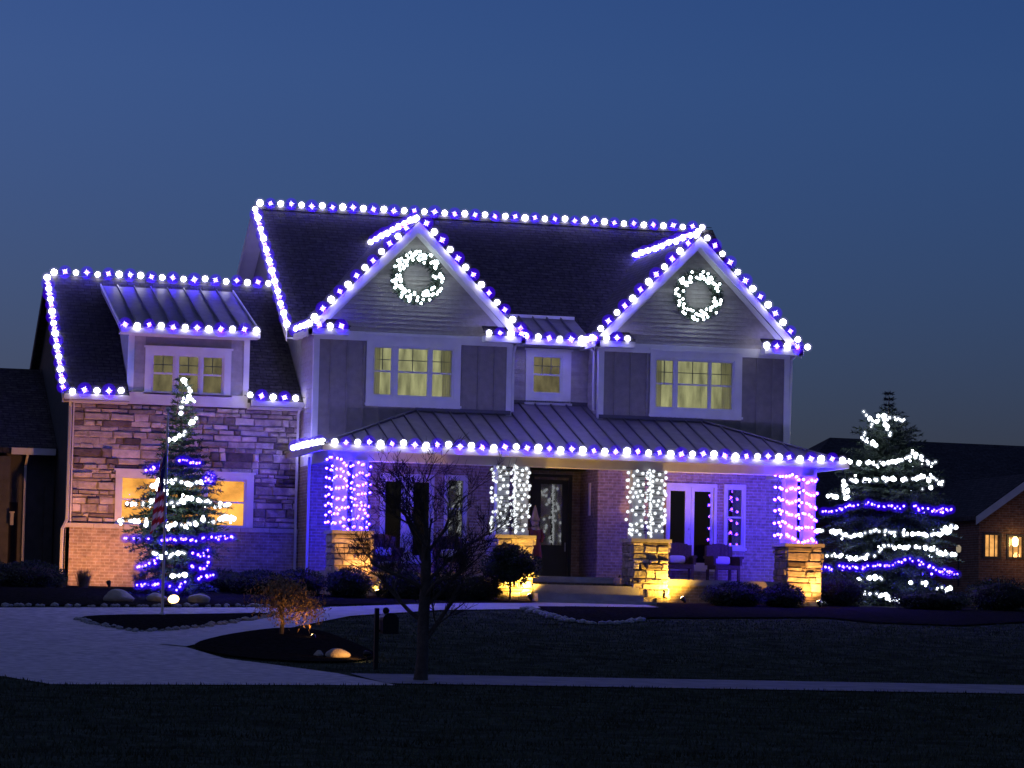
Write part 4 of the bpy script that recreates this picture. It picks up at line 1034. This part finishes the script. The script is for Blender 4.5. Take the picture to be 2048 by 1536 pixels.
# post with box in the lawn
t = thing('mailbox', 'dark post with a boxy head at the lawn edge by the sidewalk', 'mailbox', (-2.74, -21.6, gz(-21.6)))
MB().box(-.035, .035, -.035, .035, -.1, 1.06).build('post', BLACKM, t)
mb = MB(); prof = [(-.0+.14*math.cos(a), .86+.12*math.sin(a)) for a in np.linspace(0, math.pi, 9)]+[(-.14, .62), (.14, .62)]
mb.prism([(x+.20, -.22, z) for x, z in prof], (0, .44, 0)); mb.build('letter_box', BLACKM, t)
MB().ico((.16, 0, 1.02), .06, 2).build('finial', BLACKM, t, True); MB().tube([(0,0,.66),(.14,0,.70)], .02, 6).build('bracket', BLACKM, t)

# ------------------------------------------------------------------ porch furniture and decorations
def armchair(x, y, rz, label):
    t = thing('armchair', label, 'chair', (x, y, .60), 'wicker armchairs on the porch'); t.rotation_euler = (0, 0, rz)
    MB().box(-.30, .30, -.30, .26, .30, .40).build('seat', WICKER, t)
    mb = MB(); 
    for k in range(7):
        xx = -.30+.1*k; top = .88+.06*math.cos((k-3)*.5); mb.box(xx-.049, xx+.049, .24+.02*abs(k-3)*-.5, .32, .40, top)
    mb.build('backrest', WICKER, t)
    for s in (-1, 1):
        mb = MB().box(s*.35-.06, s*.35+.06, -.32, .28, .56, .62); mb.box(s*.35-.03, s*.35+.03, -.28, .24, .40, .56); mb.build('armrest', WICKER, t)
        for yy in (-.26, .24): MB().box(s*.30-.03, s*.30+.03, yy-.03, yy+.03, 0, .30 if yy > 0 else .40).build('leg', WICKER, t)
def pillow(x, y, z, label, w=.42, h=.20):
    mb = MB().ico((0,0,0), 1, 3); n = []
    for v in mb.v:
        a = [math.copysign(abs(c)**.45, c) for c in v]; n.append((a[0]*w/2, a[1]*.06, a[2]*h/2))
    mb.v = n; o = mb.build('pillow', PILLOW, None, True); o.location = (x, y, z); o.rotation_euler = (-.12, 0, 0); tag(o, label, 'pillow', 'lumbar pillows on the porch chairs')
armchair(9.30, -.75, -.15, 'wicker armchair just right of the third pier'); pillow(9.28, -.66, 1.12, 'white pillow on the chair just right of the third pier')
armchair(10.42, -.8, .12, 'wicker armchair in front of the right pair of glass doors'); pillow(10.42, -.70, 1.12, 'cream pillow on the chair between the right doors and the narrow window')
armchair(1.96, -.75, .1, 'wicker armchair just right of the leftmost pier'); pillow(1.95, -.66, 1.12, 'pillow on the chair beside the leftmost pier')
armchair(3.55, -.75, -.1, 'wicker armchair below the narrow left window'); pillow(3.55, -.66, 1.12, 'pillow on the chair below the narrow left window')
# tall porch figurine
t = thing('figurine', 'tall thin figurine in pointed tan hat and dark red coat beside the entry', 'figurine', (5.45, -1.5, .60))
CO = mat('dark_red_coat', (.16, .035, .035), .8, var=.2); TN = mat('tan_felt', (.34, .24, .16), .85, var=.2)
MB().lathe([(.15,0),(.16,.05),(.10,.10),(.09,.30),(.10,.45)]).build('boots', BLACKM, t, True)
MB().lathe([(.17,.40),(.19,.48),(.14,.85),(.15,1.05),(.09,1.20)]).build('coat', CO, t, True)
for s in (-1, 1): MB().tube([(s*.13,0,1.12),(s*.20,-.03,.95),(s*.13,-.12,.84)], [.055,.05,.04], 8).build('arm', CO, t, True)
MB().ico((0,-.0,1.28), .095, 2).build('face', mat('painted_face', (.42, .27, .2), .7), t, True)
MB().lathe([(.02,.98),(.09,1.06),(.105,1.17),(.06,1.24)], (0,-.035,0)).build('beard', TN, t, True)
MB().lathe([(.115,1.32),(.12,1.37),(.09,1.42),(.05,1.58),(.012,1.70)]).build('hat', TN, t, True)
pk = thing('pumpkin', 'small pale pumpkin at the right end of the porch step', 'pumpkin', (7.18, -2.80, .40))
PKM = mat('pale_pumpkin_skin', (.40, .27, .22), .7, var=.15)
for k in range(8):
    a = k*math.pi/4; MB().ico((.055*math.cos(a), .055*math.sin(a), .105), .085, 2, 0, (1, 1, 1.2)).build('lobe', PKM, pk, True)
MB().tube([(0,0,.19),(.02,0,.26)], [.022,.015], 6).build('stem', BARK, pk)

# ------------------------------------------------------------------ ground spotlights
def spot(x, y, z, target, power, label, size=1.15, col=(1.0, .43, .085), lens_r=.055, blend=.8, L=None):
    t = thing('spotlight', label, 'spotlight', (x, y, z), 'ground spotlights')
    d = (Vector(target)-Vector((x, y, z))).normalized()
    q = d.to_track_quat('Z', 'Y').to_matrix().to_4x4()
    def rot(mb): mb.v = [tuple(q @ Vector(v)) for v in mb.v]; return mb
    rot(MB().lathe([(.02,-.10),(.035,-.07),(.05,.0),(.058,.05)])).build('housing', BLACKM, t, True)
    MB().tube([(0,0,-.25),(0,0,-.06)], .012, 6).build('stake', BLACKM, t)
    rot(MB().lathe([(lens_r,.052),(lens_r*.8,.062)])).build('lens', L or LENS, t)
    ld = bpy.data.lights.new('lamp', 'SPOT'); ld.energy = power; ld.color = col; ld.spot_size = size; ld.spot_blend = blend; ld.shadow_soft_size = .05
    lo = link('lamp', ld, t); lo.matrix_local = Matrix.Translation(d*.10) @ d.to_track_quat('-Z', 'Y').to_matrix().to_4x4()
AMB = (1.0, .40, .10); YEL = (1.0, .54, .06)
spot(-4.62, -1.0, .20, (-4.85, 1.6, 2.7), 520, 'small black spotlight washing the left corner of the stone wing', 2.3, AMB)
spot(-4.08, -7.4, -.22, (-4.85, -10.4, 2.3), 70, 'bright round spotlight aimed up at the flag', 1.3, lens_r=.12, L=emit('flag_lamp_lens', (1.0, .62, .22), 6.0))
spot(1.16, -3.75, .10, (.70, -2.95, 2.0), 380, 'spotlight behind the boxwood lighting the leftmost pier', 2.5)
spot(4.86, -3.38, .10, (4.60, -2.95, .9), 420, 'spotlight glaring on the base of the pier by the steps', 2.6, YEL)
spot(8.60, -3.36, .12, (8.10, -2.75, 1.1), 430, 'spotlight glaring on the base of the pier right of the steps', 2.6, YEL)
spot(11.90, -3.6, .10, (11.66, -2.95, 1.2), 230, 'small spotlight with visible lens at the rightmost pier', 2.4)
spot(16.6, -2.2, .12, (15.9, -1.2, .6), 14, 'dim spotlight at the right foot of the right spruce', 1.5)
spot(-2.55, -20.0, gz(-20.0)+.16, (-2.95, -19.3, gz(-19.3)+.12), 30.0, 'small spotlight on the golden boulder', 1.4)
spot(-2.55, -15.1, gz(-15.1)+.03, (-2.85, -14.4, gz(-14.4)+.8), 34.0, 'small spotlight under the russet maple', 1.9)

# ------------------------------------------------------------------ neighbouring house on the right
nb = thing('neighbor_house', 'dark neighbouring brick house with two warm lit windows behind the right spruce', 'house')
NBR = coursed('neighbor_brick', (.22, .11, .07), (.16, .08, .05), (.22, .2, .18), ('X', 'Z'), .22, .075, .008)
ny = 17.0
NW = ((24.80, 25.32, 1.90, 2.62), (25.58, 26.12, 1.90, 2.58))
mb = wall_xz(MB(), 24.62, 28.0, .2, 3.15, ny, ny+.15, [w_ for w_ in NW]); mb.prism([(24.62, ny, 3.15), (28.0, ny, 3.15), (26.31, ny, 4.36)], (0, .15, 0)); mb.build('gable_wall', NBR, nb)
box('wall', NBR, nb, 19.5, 24.62, ny+4, ny+4.15, .2, 3.2)
box('side_wall', NBR, nb, 24.62, 24.77, ny+.15, ny+4, .2, 3.15)
MB().prism([(26.31, ny-.4, 4.55), (24.35, ny-.4, 3.16), (24.35, ny+6, 3.16), (26.31, ny+6, 4.55)], (0, 0, -.14)).build('roof', SHINGLEX, nb)
MB().prism([(28.27, ny-.4, 3.16), (26.31, ny-.4, 4.55), (26.31, ny+6, 4.55), (28.27, ny+6, 3.16)], (0, 0, -.14)).build('roof', SHINGLEX, nb)
for a, b in ((24.35, 3.16), (28.27, 3.16)): MB().prism([(26.31, ny-.43, 4.52), (a, ny-.43, b-.03), (a, ny-.43, b-.28), (26.31, ny-.43, 4.26)], (0, .03, 0)).build('rake_board', TRIM, nb)
# main hipped roof mass behind
A, B, C_, D_ = (19.0, ny+3.6, 3.1), (40, ny+3.6, 3.1), (40, 26.5, 5.95), (23.2, 26.5, 6.05)
MB().prism([A, B, C_, D_], (0, 0, -.15)).build('roof', SHINGLE, nb)
MB().prism([A, D_, (19.0, 32.0, 3.1)], (0, 0, -.15)).build('roof', SHINGLE, nb)
for x0, x1, z0, z1 in NW:
    f = MB(); f.box(x0-.04, x0+.03, ny-.03, ny+.05, z0-.04, z1+.04); f.box(x1-.03, x1+.04, ny-.03, ny+.05, z0-.04, z1+.04); f.box(x0+.03, x1-.03, ny-.03, ny+.05, z0-.04, z0+.03); f.box(x0+.03, x1-.03, ny-.03, ny+.05, z1-.03, z1+.04)
    wv = f.build('window', DARKWALL, nb)
    for k in (1, 2): box('muntin', DARKWALL, wv, x0+(x1-x0)*k/3-.012, x0+(x1-x0)*k/3+.012, ny, ny+.03, z0+.03, z1-.03)
    box('pane', GLASS, wv, x0+.03, x1-.03, ny+.035, ny+.04, z0+.03, z1-.03)
    box('lit_room', WARMWIN, wv, x0, x1, ny+.2, ny+.21, z0, z1)
ln = MB().lathe([(.05,0),(.09,.05),(.10,.22),(.04,.30)], (0,0,0)).build('wall_lantern', emit('lantern_glow', (1, .62, .2), 9.0), nb); ln.location = (25.72, ny-.25, 2.25)
ld = bpy.data.lights.new('lamp', 'POINT'); ld.energy = 10; ld.color = (1, .5, .15); ld.shadow_soft_size = .1; link('lamp', ld, nb, None, (26.3, ny-.9, 2.0))
pl_ = thing('path_lamp', 'faint pale lamp left of the lit windows next door', 'lamp', (22.3, 13.0, .9))
MB().lathe([(.03,0),(.03,1.0)], sides=8).build('post', BLACKM, pl_)
MB().lathe([(.04,1.0),(.07,1.04),(.075,1.16),(.03,1.22)], sides=10).build('lamp_head', emit('pale_lamp', (1, .8, .55), .3), pl_)

# ------------------------------------------------------------------ grass blades
def blades(name, n, x0, x1, y0, y1, hmin, hmax, excl):
    xs_ = rng.uniform(x0, x1, n); ys_ = rng.uniform(y0, y1, n)
    keep = np.ones(n, bool)
    for i in range(n):
        for p in excl:
            if inside(xs_[i], ys_[i], p): keep[i] = False; break
    xs_, ys_ = xs_[keep], ys_[keep]; n = len(xs_)
    a = rng.uniform(0, 6.283, n); h = rng.uniform(hmin, hmax, n); w_ = h*.22; ln_ = rng.uniform(.1, .7, n)*h; z = np.interp(ys_, BY, BZ)
    V = np.empty((n, 3, 3), np.float32)
    V[:, 0] = np.stack([xs_-w_*np.cos(a), ys_-w_*np.sin(a), z], 1); V[:, 1] = np.stack([xs_+w_*np.cos(a), ys_+w_*np.sin(a), z], 1)
    b = rng.uniform(0, 6.283, n); V[:, 2] = np.stack([xs_+ln_*np.cos(b), ys_+ln_*np.sin(b), z+h], 1)
    me = bpy.data.meshes.new(name); me.from_pydata(V.reshape(-1, 3).tolist(), [], np.arange(3*n).reshape(-1, 3).tolist()); me.materials.append(BLADE)
    link(name, me, None, 'stuff')
hard = [drive, walk, flagbed, maplebed, stepbed, sidebed, swalk]
blades('lawn_grass', 70000, -5.5, 19, -23.0, -5, .02, .055, hard)
blades('verge_grass', 60000, -13, 9, -47, -25.7, .025, .07, [drive, swalk])
